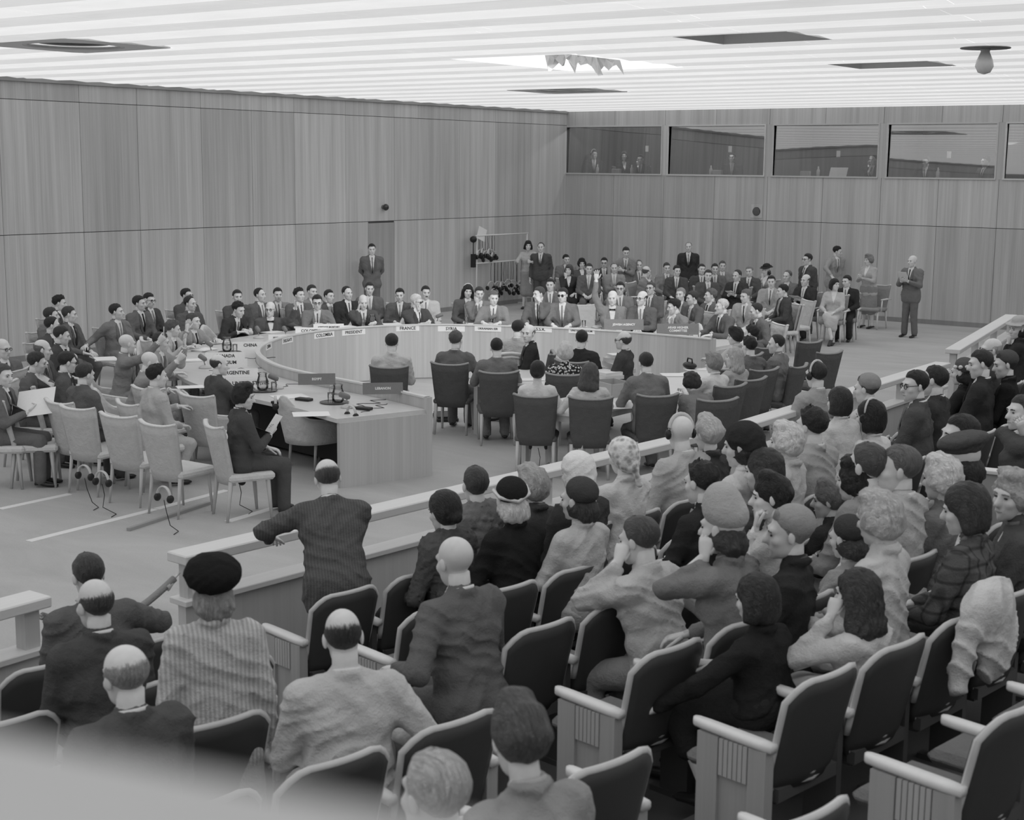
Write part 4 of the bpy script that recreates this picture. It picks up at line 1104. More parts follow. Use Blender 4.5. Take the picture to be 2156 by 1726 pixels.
def person(base, rot, label, *, stand=False, lean=0, side=0, arms='ll', hair='s45', suit='j70', sk=196, flags='', head=(0, 0, 0), sex='m', kind=None, tall=0.0, twist=0, near=False, legs='n', seat=.46, group=None, pattern=None, trouser=None, item=None, lower=True, seed=0, name='person', scale=1.0):
    """base: world point on the floor; rot: world heading of the body (radians). returns dict of world points"""
    kind = kind or ('f' if sex == 'f' else 'm')
    fem = sex == 'f'; sc = .95 if fem else 1.0
    t = thing(name, label, 'person', base, rot-PI/2, group); t.scale = (scale,)*3
    H = np.array([0, 0, (.93 if stand else seat+.095)*(1 if not stand else sc)])
    tl = (.50+tall)*sc
    B = rx(-lean) @ ry(side)
    up = B[:, 2]
    Tw = lambda fr: B @ rz(-twist*fr)
    def tp_(x, y, f):                                     # torso point: x right, y forward, f metres up the spine
        return H+Tw(min(f/tl, 1)) @ np.array([x, y, f])
    NB = tp_(0, -.01, tl)
    sw = .158 if fem else .187
    hd = Tw(1)
    hy, hp, hr = head
    upn = unit(hd[:, 2]*.55+np.array([0, 0, .45]))        # the neck straightens the head
    fx = hd[:, 1]-upn*(hd[:, 1] @ upn); fx = unit(fx); HB = np.stack([np.cross(fx, upn), fx, upn], 1)
    HR = HB @ rz(-hy) @ rx(hp) @ ry(hr)
    hs = .97 if fem else 1.0
    HC = NB+upn*.150*sc+fx*.028
    put = lambda V: (np.asarray(V)*hs) @ HR.T+HC
    P = Parts()
    pr, HV, HQ = HEADS[kind]
    P.add(put(HV), HQ, 0)
    for s in (-1, 1): P.add(*[(put(v), q) for v, q in [np_ball((s*.0765, -.006, -.006), (.009, .019, .031), rz(-s*20))]][0], 0)
    for s in (-1, 1):
        v, q = np_ball((s*.031, .0835, .002), (.0125, .006, .0052), n=8, m=4); P.add(put(v), q, 1)
        v, q = np_tube([(s*.014, .0935, .021), (s*.031, .0945, .025), (s*.049, .082, .020)], [.0035, .0045, .003], 5); P.add(put(v), q, 2)
    v, q = np_tube([(-.022, .092, -.068), (0, .0975, -.0695), (.022, .092, -.068)], [.0022, .0042, .0022], 5); P.add(put(v), q, 3)
    if 'm' in flags:
        v, q = np_tube([(-.024, .094, -.055), (0, .103, -.05), (.024, .094, -.055)], [.004, .007, .004], 6); P.add(put(v), q, 2)
    nb = put([[0, -.022, -.05]])[0]
    nr = .047 if fem else .054
    P.add(*np_tube([nb, (nb+NB)/2, NB, tp_(0, 0, tl-.08), tp_(0, 0, tl*.5), H], [nr, nr, nr*1.08, .085, .085, .09], 12))
    # arms
    l1, l2 = .285*sc, .25*sc
    S = {}; E = {}; Wr = {}; HD = {}
    for i, s in ((0, 1), (1, -1)):
        c = arms[i]; S[s] = tp_(s*sw, -.005, tl-.075*sc); sh = S[s]; pole = np.array([s*.6, -.35, -.7]); hp_ = 'relax'; pn = (0, 0, -1)
        z0 = 0 if not stand else .44
        if c == 'l': T = H+np.array([s*.10, .30, .10])
        elif c == 't': T = np.array([s*.15, .40, .82+z0])
        elif c == 'i': T = np.array([s*.05, .37, .83+z0])
        elif c == 'f': T = sh+np.array([-s*.22, .22, -.20]); pn = (0, -1, 0)
        elif c == 'c': T = HC+HR @ np.array([s*.045, .085, -.19]); pn = -HR[:, 1]; hp_ = 'grip'; pole = np.array([s*.3, .45, -1])
        elif c == 'k': T = HC+HR @ np.array([s*.10, .04, -.15]); pn = -s*HR[:, 0]; hp_ = 'grip'; pole = np.array([s*.4, .45, -1])
        elif c == 'e': T = HC+HR @ np.array([s*.12, .08, -.12]); pn = -s*HR[:, 0]; hp_ = 'fist'; pole = np.array([s*.4, .4, -1])
        elif c == 'r': T = sh+np.array([s*.10, .10, .50]); hp_ = 'flat'; pn = (0, 1, 0); pole = np.array([s*1., .1, -.2])
        elif c == 'w': T = sh+np.array([s*.14, .42, .26]); hp_ = 'fist'; pn = (-s, 0, 0); pole = np.array([s*.3, 0, -1])
        elif c == 'v': T = sh+np.array([s*.16, .22, .10]); hp_ = 'flat'; pn = (0, 1, .1); pole = np.array([s*.5, -.1, -1])
        elif c == 'a': T = np.array([s*.27, .22, .70])
        elif c == 'h': T = np.array([s*.25, .03, .80*sc]); pole = np.array([s*.2, -1, 0]); pn = (-s, 0, 0)
        elif c == 'b': T = H+np.array([s*.07, -.19, .06]); pole = np.array([s*1., -.4, 0]); pn = (0, 1, 0)
        elif c == 'p': T = sh+np.array([-s*.10, .27, -.18]); pn = (0, -.6, .8); hp_ = 'grip'
        elif c == 'o': T = sh+np.array([s*.36, .0, -.24]); pole = np.array([s*.2, -.6, -.5])
        elif c == 'x': T = np.array([sh[0]+s*.16, sh[1]+.34, 1.08 if stand else .86]); pole = np.array([s*1., -.35, -.1]); pn = (0, 0, -1)
        elif c == 'q': T = sh+np.array([s*.02, .38, -.16]); hp_ = 'grip'; pn = (-s, 0, 0)
        elif c == 'd': T = sh+np.array([s*.16, .36, -.30]); pole = np.array([s*.9, -.3, 0])
        else: T = H+np.array([s*.2, .2, .1])
        E[s], Wr[s] = ik(sh, T, l1, l2, pole); fd = unit(Wr[s]-E[s])
        hdv = fd
        if c in 'cke': hdv = unit(fd*.35+unit(HC+HR @ np.array([s*.06, .10, -.03])-Wr[s])*.65)
        if c in 'rv': hdv = unit(fd*.4+np.array([0, 0, .9]))
        if c in 'tixl': hdv = unit(fd*.5+np.array([-s*.25, .6, -.12]))
        pn = np.asarray(pn, float); pn = pn-hdv*(pn @ hdv); pn = unit(pn) if np.linalg.norm(pn) > .05 else unit(np.cross(hdv, (1, 0, 0)))
        zax = -pn; xax = np.cross(hdv, zax); Hm = np.stack([xax, hdv, zax], 1)
        v, q = HANDS[hp_]; v = v*(.92 if fem else 1.02)
        if s < 0: v = v*np.array([-1, 1, 1]); q = q[:, ::-1]
        P.add(v @ Hm.T+Wr[s]+hdv*.03, q, 0); HD[s] = Wr[s]+hdv*.12
        ar = .8 if fem else 1
        P.add(*np_tube([sh, (sh+E[s])/2, E[s], (E[s]+Wr[s])/2, Wr[s]+hdv*.035], [.048*ar, .045*ar, .036*ar, .036*ar, .026*ar], 8))
    # legs
    hipw = .085; K = {}; An = {}
    for s in (-1, 1):
        hj = H+np.array([s*hipw, 0, -.01])
        if stand: K[s] = np.array([s*.095, .015, .49*sc]); An[s] = np.array([s*.10+(.02*s), -.01, .085])
        elif legs == 'x' and s > 0: K[s] = np.array([.05, .42, seat+.11]); An[s] = np.array([-.10, .52, .16])
        elif legs == 'k': K[s] = np.array([s*.12, .40, seat-.02]); An[s] = np.array([s*.12, .22, .09])
        else: K[s] = np.array([s*.11, .43*sc, seat+.045]); An[s] = np.array([s*.11, .42*sc, .085])
        P.add(*np_tube([hj, K[s], K[s]*.55+An[s]*.45+np.array([0, -.015, 0]), An[s], An[s]+np.array([0, .02, -.05])], [.068, .048, .047, .031, .034], 10))
    hc, hg = hair[0], int(hair[1:])
    body = link('body', P.mesh('body', [skin(sk), EYE, hairmat(max(30, min(hg, 170)-25)), skin(max(90, sk-70))]), t)
    hv = .012 if near else .017
    # upper garment
    sg, tone = suit[0], int(suit[1:]); g = 1.0
    hh = .0132 if near else .0208
    big = 1.12 if 'F' in flags else 1.0
    k1 = .05
    if fem:
        TP = [('c', tp_(-.085, 0, .0), tp_(.085, 0, .0), .118, .118, k1), ('c', tp_(-.055, .005, .30*tl), tp_(.055, .005, .30*tl), .098, .098, k1), ('c', tp_(-.06, .012, .62*tl), tp_(.06, .012, .62*tl), .108, .108, k1),
              ('c', tp_(-.06, .075, .62*tl), tp_(.06, .075, .62*tl), .058, .058, k1), ('c', tp_(-sw*.78, -.004, tl-.072), tp_(sw*.78, -.004, tl-.072), .062, .062, k1), ('c', tp_(0, -.01, tl-.10), NB+upn*.012, .075, .056, .03)]
    else:
        TP = [('c', tp_(-.082, 0, -.02), tp_(.082, 0, -.02), .132*big, .132*big, k1), ('c', tp_(-.08, .004, .28*tl), tp_(.08, .004, .28*tl), .114*big, .114*big, k1), ('c', tp_(-.098, .004, .62*tl), tp_(.098, .004, .62*tl), .114, .114, k1),
              ('c', tp_(-sw*.80, -.006, tl-.075), tp_(sw*.80, -.006, tl-.075), .066, .066, k1), ('c', tp_(0, -.012, tl-.10), NB+upn*.005, .085, .064, .03)]
        for s in (1, -1): TP.append(('c', tp_(s*.03, -.012, tl-.035), tp_(s*sw*.92, -.008, tl-.072), .062, .056, .04))
        if big > 1: TP.append(('e', tp_(0, .06, .12), B, (.13, .12, .13), .05))
    if not fem or sg in 'wc': TP += [('c', NB+HB @ np.array([.058*math.sin(R_(a_)), .058*math.cos(R_(a_))-.006, .016]), NB+HB @ np.array([.058*math.sin(R_(b_)), .058*math.cos(R_(b_))-.006, .016]), .015, .015, .02) for a_, b_ in ((100, 140), (140, 180), (180, 220), (220, 260))]
    for s in (1, -1): TP.append(('c', tp_(s*.05, 0, 0), tp_(s*.06, 0, tl-.11), .10 if not fem else .088, .09 if not fem else .08, k1))
    ka = .04
    for s in (1, -1):
        sr = .060 if fem else .074
        if 'S' in flags:                                  # short sleeves
            TP += [('c', S[s], S[s]*.35+E[s]*.65, sr, .054, ka)]
        else:
            w2 = Wr[s]-unit(Wr[s]-E[s])*.012
            TP += [('c', S[s], E[s], sr, .056 if not fem else .047, ka), ('c', E[s], w2, .055 if not fem else .046, .043 if not fem else .036, .02)]
    if sg in 'jw' and stand: TP += [('c', H+np.array([-.085, 0, -.12]), H+np.array([.085, 0, -.12]), .126 if not fem else .124, .126 if not fem else .124, .05)]
    if sg == 'f': TP += [('c', tp_(-sw*.7, .01, tl-.04), tp_(sw*.7, .01, tl-.04), .085, .085, .05)]    # fur collar
    key = None
    V, Q = sdf_mesh(TP, hh, folds(seed, .0075, .075) if sg != 'f' else fuzz(seed, .011))
    upper_name = {'j': 'jacket', 'w': 'jacket', 'd': 'dress', 's': 'sweater', 'u': 'uniform_jacket', 'f': 'fur_coat', 'c': 'coat', 'b': 'blouse'}[sg]
    # local torso coordinates for the open front
    if sg in 'jwu' and len(V):
        X = (V-H) @ Tw(.8); zf_ = X[:, 2]; xx = X[:, 0]; front = X[:, 1] > .02
        zb = tl*(.36 if sg != 'w' else .52); zt = tl+.03; wv = .062*np.clip((zf_-zb)/(zt-zb), 0, 1)**.8
        inside = front & (np.abs(xx) < wv) & (zf_ > zb)
        near_edge = front & (zf_ > zb) & (np.abs(np.abs(xx)-wv) < hh*.55)
        dx = np.where(near_edge, np.sign(xx)*wv-xx, 0); V = V+dx[:, None]*Tw(.8)[:, 0][None, :]
        ins = inside | near_edge
        fm = ins[Q].all(1)
        me = np_mesh(upper_name, V, Q[~fm], True, [cloth(tone, pattern)]); jk = link(upper_name, me, t)
        if fm.any():
            u, inv = np.unique(Q[fm], return_inverse=True)
            link('shirt', np_mesh('shirt', V[u], inv.reshape(-1, 4), True, [WHITE]), t)
            if sg != 'w':
                SD = lambda p: eval_pts(TP, p.astype(f32))
                def front_pts(Q_):                        # rows of (x, height, lift) pressed onto the jacket front
                    Q_ = np.asarray(Q_, float); lo_ = np.array([tp_(x, .30, f) for x, f, _ in Q_]); d_ = -Tw(.8)[:, 1]; r_ = np.zeros(len(Q_))
                    for _ in range(12): r_ += np.maximum(SD(lo_+d_*r_[:, None]), 0)*.9
                    return lo_+d_*(r_-Q_[:, 2])[:, None]
                front_pt = lambda x, f, off: front_pts([(x, f, off)])[0]
                PT = Parts()
                if 'y' in flags:
                    for s in (-1, 1):
                        c0 = front_pt(0, tl-.035, .016); c1 = front_pt(s*.05, tl-.035, .018); PT.add(*np_tube([c0, (c0+c1)/2, c1], [.008, .014, .018], 6))
                    PT.add(*np_ball(front_pt(0, tl-.035, .016), (.012,)*3)); link('bow_tie', PT.mesh('bow_tie', [cloth(45)]), t)
                else:
                    fs = np.linspace(tl-.02, zb+.01, 6); pts = front_pts([(0, f, .006) for f in fs])
                    PT.add(*np_tube(pts, [.024, .018, .023, .028, .032, .024], 6, .3, side=Tw(.8)[:, 0])); rt = random.Random(seed*7+1)
                    link('tie', PT.mesh('tie', [cloth(rt.choice((42, 55, 70, 95, 120)))]), t)
                # lapels
                PL_ = Parts()
                for s in (-1, 1):
                    rows_ = []
                    for q_, f in enumerate(np.linspace(zb-.01, tl-.015, 6)):
                        wq = .062*max((f-zb)/(zt-zb), 0)**.8; wl = .012+.05*math.sin(PI*min(1, (q_+.6)/5.6))
                        rows_ += [(s*wq, f, .008), (s*(wq+wl), f, .007)]
                    v = front_pts(rows_); q = grid_quads(6, 2, False)
                    PL_.add(v, q if s > 0 else q[:, ::-1])
                link('lapels', PL_.mesh('lapels', [cloth(max(30, tone-8), pattern)]), jk)
    else:
        link(upper_name, np_mesh(upper_name, V, Q, True, [cloth(tone, pattern)]), t)
    # collar ring
    cn = []; cm = WHITE
    ring = []
    for q_ in range(14):
        a_ = 2*PI*q_/14; ring.append(NB+upn*(.020-.014*math.cos(a_))+HB @ np.array([math.sin(a_)*(nr+.005), math.cos(a_)*(nr+.007)-.004, 0]))
    ring.append(ring[0])
    if sg in 'ju': link('collar', np_mesh('collar', *np_tube(ring, [.006]*15, 6, 2.0), True, [WHITE]), t)
    elif sg in 'wbc': link('collar', np_mesh('collar', *np_tube(ring, [.008]*15, 6, 1.7), True, [cloth(min(225, tone+25))]), t)
    if sg in 'ju':
        for s in (1, -1):
            d_ = unit(Wr[s]-E[s]); link('cuff', np_mesh('cuff', *np_tube([Wr[s]-d_*.02, Wr[s]+d_*.018], [.036, .034], 8), True, [WHITE]), t)
    if 'n' in flags:                                       # naval sleeve stripes
        for s in (1, -1):
            d_ = unit(Wr[s]-E[s])
            for q_ in (2, 4.5): link('sleeve_stripe', np_mesh('stripe', *np_tube([Wr[s]-d_*.01*q_*1.6, Wr[s]-d_*(.01*q_*1.6+.008)], [.052, .052], 10), True, [plain(215)]), t)
    # lower garment
    lt = trouser if trouser is not None else (tone if sg in 'ju' else max(45, tone-30))
    if lower:
        hl = .028 if near else .036
        LP = [('c', H+np.array([-.08, 0, -.01]), H+np.array([.08, 0, -.01]), .122, .122, .05)]
        if fem:
            if stand: LP += [('c', H+np.array([s*.08, 0, -.05]), np.array([s*.09, 0, .42]), .12, .13, .06) for s in (-1, 1)]
            else: LP += [('c', H+np.array([s*.07, 0, 0]), K[s]*.98, .10, .075, .05) for s in (-1, 1)]+[('c', H+np.array([0, .1, 0]), (K[1]+K[-1])/2, .10, .07, .05), ('c', K[1], K[1]*.6+An[1]*.4, .07, .075, .04), ('c', K[-1], K[-1]*.6+An[-1]*.4, .07, .075, .04)]
        else:
            for s in (-1, 1):
                LP += [('c', H+np.array([s*hipw, 0, -.01]), K[s], .098, .078, .035), ('c', K[s], An[s]+np.array([0, 0, .0]), .076, .068, .02)]
        V, Q = sdf_mesh(LP, hl, folds(seed+5, .005, .1))
        link('skirt' if fem else 'trousers', np_mesh('lower', V, Q, True, [cloth(lt)]), t)
        for s in (-1, 1):
            a_ = An[s]; fy = np.array([0, 1, 0]); 
            if not stand and legs == 'x' and s > 0: fy = unit((.1, .8, -.5))
            zf_ = a_[2]-.085
            pts = [a_-fy*.06+np.array([0, 0, -.045]), a_+np.array([0, 0, -.04]), a_+fy*.08+np.array([0, 0, -.055]), a_+fy*.15+np.array([0, 0, -.062]), a_+fy*.185+np.array([0, 0, -.066])]
            link('shoe', np_mesh('shoe', *np_tube(pts, [.03, .040, .040, .037, .018], 10, .62), True, [plain(36, .3, .5)]), t)
    # hair and hats
    hm = hairmat(hg)
    hat = flags[flags.index('^')+1] if '^' in flags else None
    hat_g = int(flags[flags.index('^')+2:flags.index('^')+5]) if hat else 0
    st = hc
    if hat and hc in 'gocu': st = 'l'
    if st in 'swrfb':
        th = {'s': .0075, 'w': .014, 'r': .0065, 'f': .010, 'b': .010}[st]
        V, Q, fd = cached(('h', kind, st, seed % 4), lambda: hair_grid(kind, st, th, seed % 4, .35 if st == 'w' else 0))
        hme = np_mesh('hair', put(V), Q, True, [hm]); hme.attributes.new('fade', 'FLOAT', 'POINT').data.foreach_set('value', fd); link('hair', hme, t)
    elif st in 'gocukl':
        V, Q = cached(('b', st, seed % 3, hv), lambda: big_hair(st, seed % 3, hv))
        link('hair', np_mesh('hair', put(V), Q, True, [hm]), t)
    elif st == 'n':
        pass
    if hat:
        V, Q = cached(('hat', hat, hv), lambda: hat_mesh(hat, hv))
        ho = link({'B': 'beret', 'R': 'beret', 'P': 'cap', 'T': 'head_scarf', 'H': 'brimmed_hat', 'G': 'tall_hat'}[hat], np_mesh('hat', put(V), Q, True, [cloth(hat_g, 'blotch' if hat == 'T' and hat_g == 225 else None)]), t)
        if 'W' in flags:                                   # pale flowers around the hat
            for q_ in range(9):
                a_ = PI*(.15+.7*q_/8)*2; v, q = np_ball((.095*math.sin(a_), -.03+.11*math.cos(a_), .06), (.022, .022, .018)); link('flower', np_mesh('flower', put(v), q, True, [cloth(215)]), ho)
        if 'V' in flags:
            v, q = np_tube([(-.1, .0, .07), (-.09, -.07, .03), (0, -.13, .0), (.09, -.07, .03), (.1, .0, .07)], [.012]*5, 6); link('hat_band', np_mesh('band', put(v), q, True, [cloth(200)]), ho)
    if 'p' in flags:
        v, q = np_tube([(.088*math.cos(a_), -.015, .03+.105*math.sin(a_)) for a_ in np.linspace(-.15, PI+.15, 13)], [.008]*13, 6, 1.8); pb = link('headphone_band', np_mesh('band', put(v), q, True, [plain(175, .35, .5)]), t)
        for s in (-1, 1):
            v, q = np_ball((s*.094, -.006, -.004), (.02, .036, .036), n=10); link('ear_cup', np_mesh('cup', put(v), q, True, [BLK]), pb)
    if 'g' in flags or 'd' in flags:
        G_ = Parts()
        for s in (-1, 1):
            c_ = [(s*.033+.021*math.cos(a_), .098+.002*math.cos(a_)*-s, .002+.018*math.sin(a_)) for a_ in np.linspace(0, 2*PI, 13)]
            v, q = np_tube(c_, [.0028]*13, 5, side=(0, 1, 0)); G_.add(put(v), q)
            v, q = np_tube([(s*.054, .096, .008), (s*.08, .03, .012), (s*.081, -.01, .008)], [.0025]*3, 5); G_.add(put(v), q)
            if 'd' in flags: v, q = np_ball((s*.033, .099, .002), (.02, .004, .017)); G_.add(put(v), q)
        v, q = np_tube([(-.013, .1, .006), (.013, .1, .006)], [.0025]*2, 5); G_.add(put(v), q)
        link('glasses', G_.mesh('glasses', [LENSDK]), t)
    M = Matrix.Translation(Vector(base)) @ Matrix.Rotation(rot-PI/2, 4, 'Z') @ Matrix.Scale(scale, 4)
    wp = lambda p: M @ Vector(tuple(float(c) for c in p))
    return dict(obj=t, head=wp(HC), rh=wp(HD[1]), lh=wp(HD[-1]), M=M)
def head_local(stand, lean, side, tall, sex, twist, seat):
    """local head centre for the same pose (to set the body under a head seen in the photograph)"""
    sc = .95 if sex == 'f' else 1; H = np.array([0, 0, (.93*sc if stand else seat+.095)]); tl = (.50+tall)*sc; B = rx(-lean) @ ry(side)
    hd = B @ rz(-twist); NB = H+hd @ np.array([0, -.01, tl]); upn = unit(hd[:, 2]*.55+np.array([0, 0, .45])); fx = unit(hd[:, 1]-upn*(hd[:, 1] @ upn))
    return NB+upn*.150*sc+fx*.028

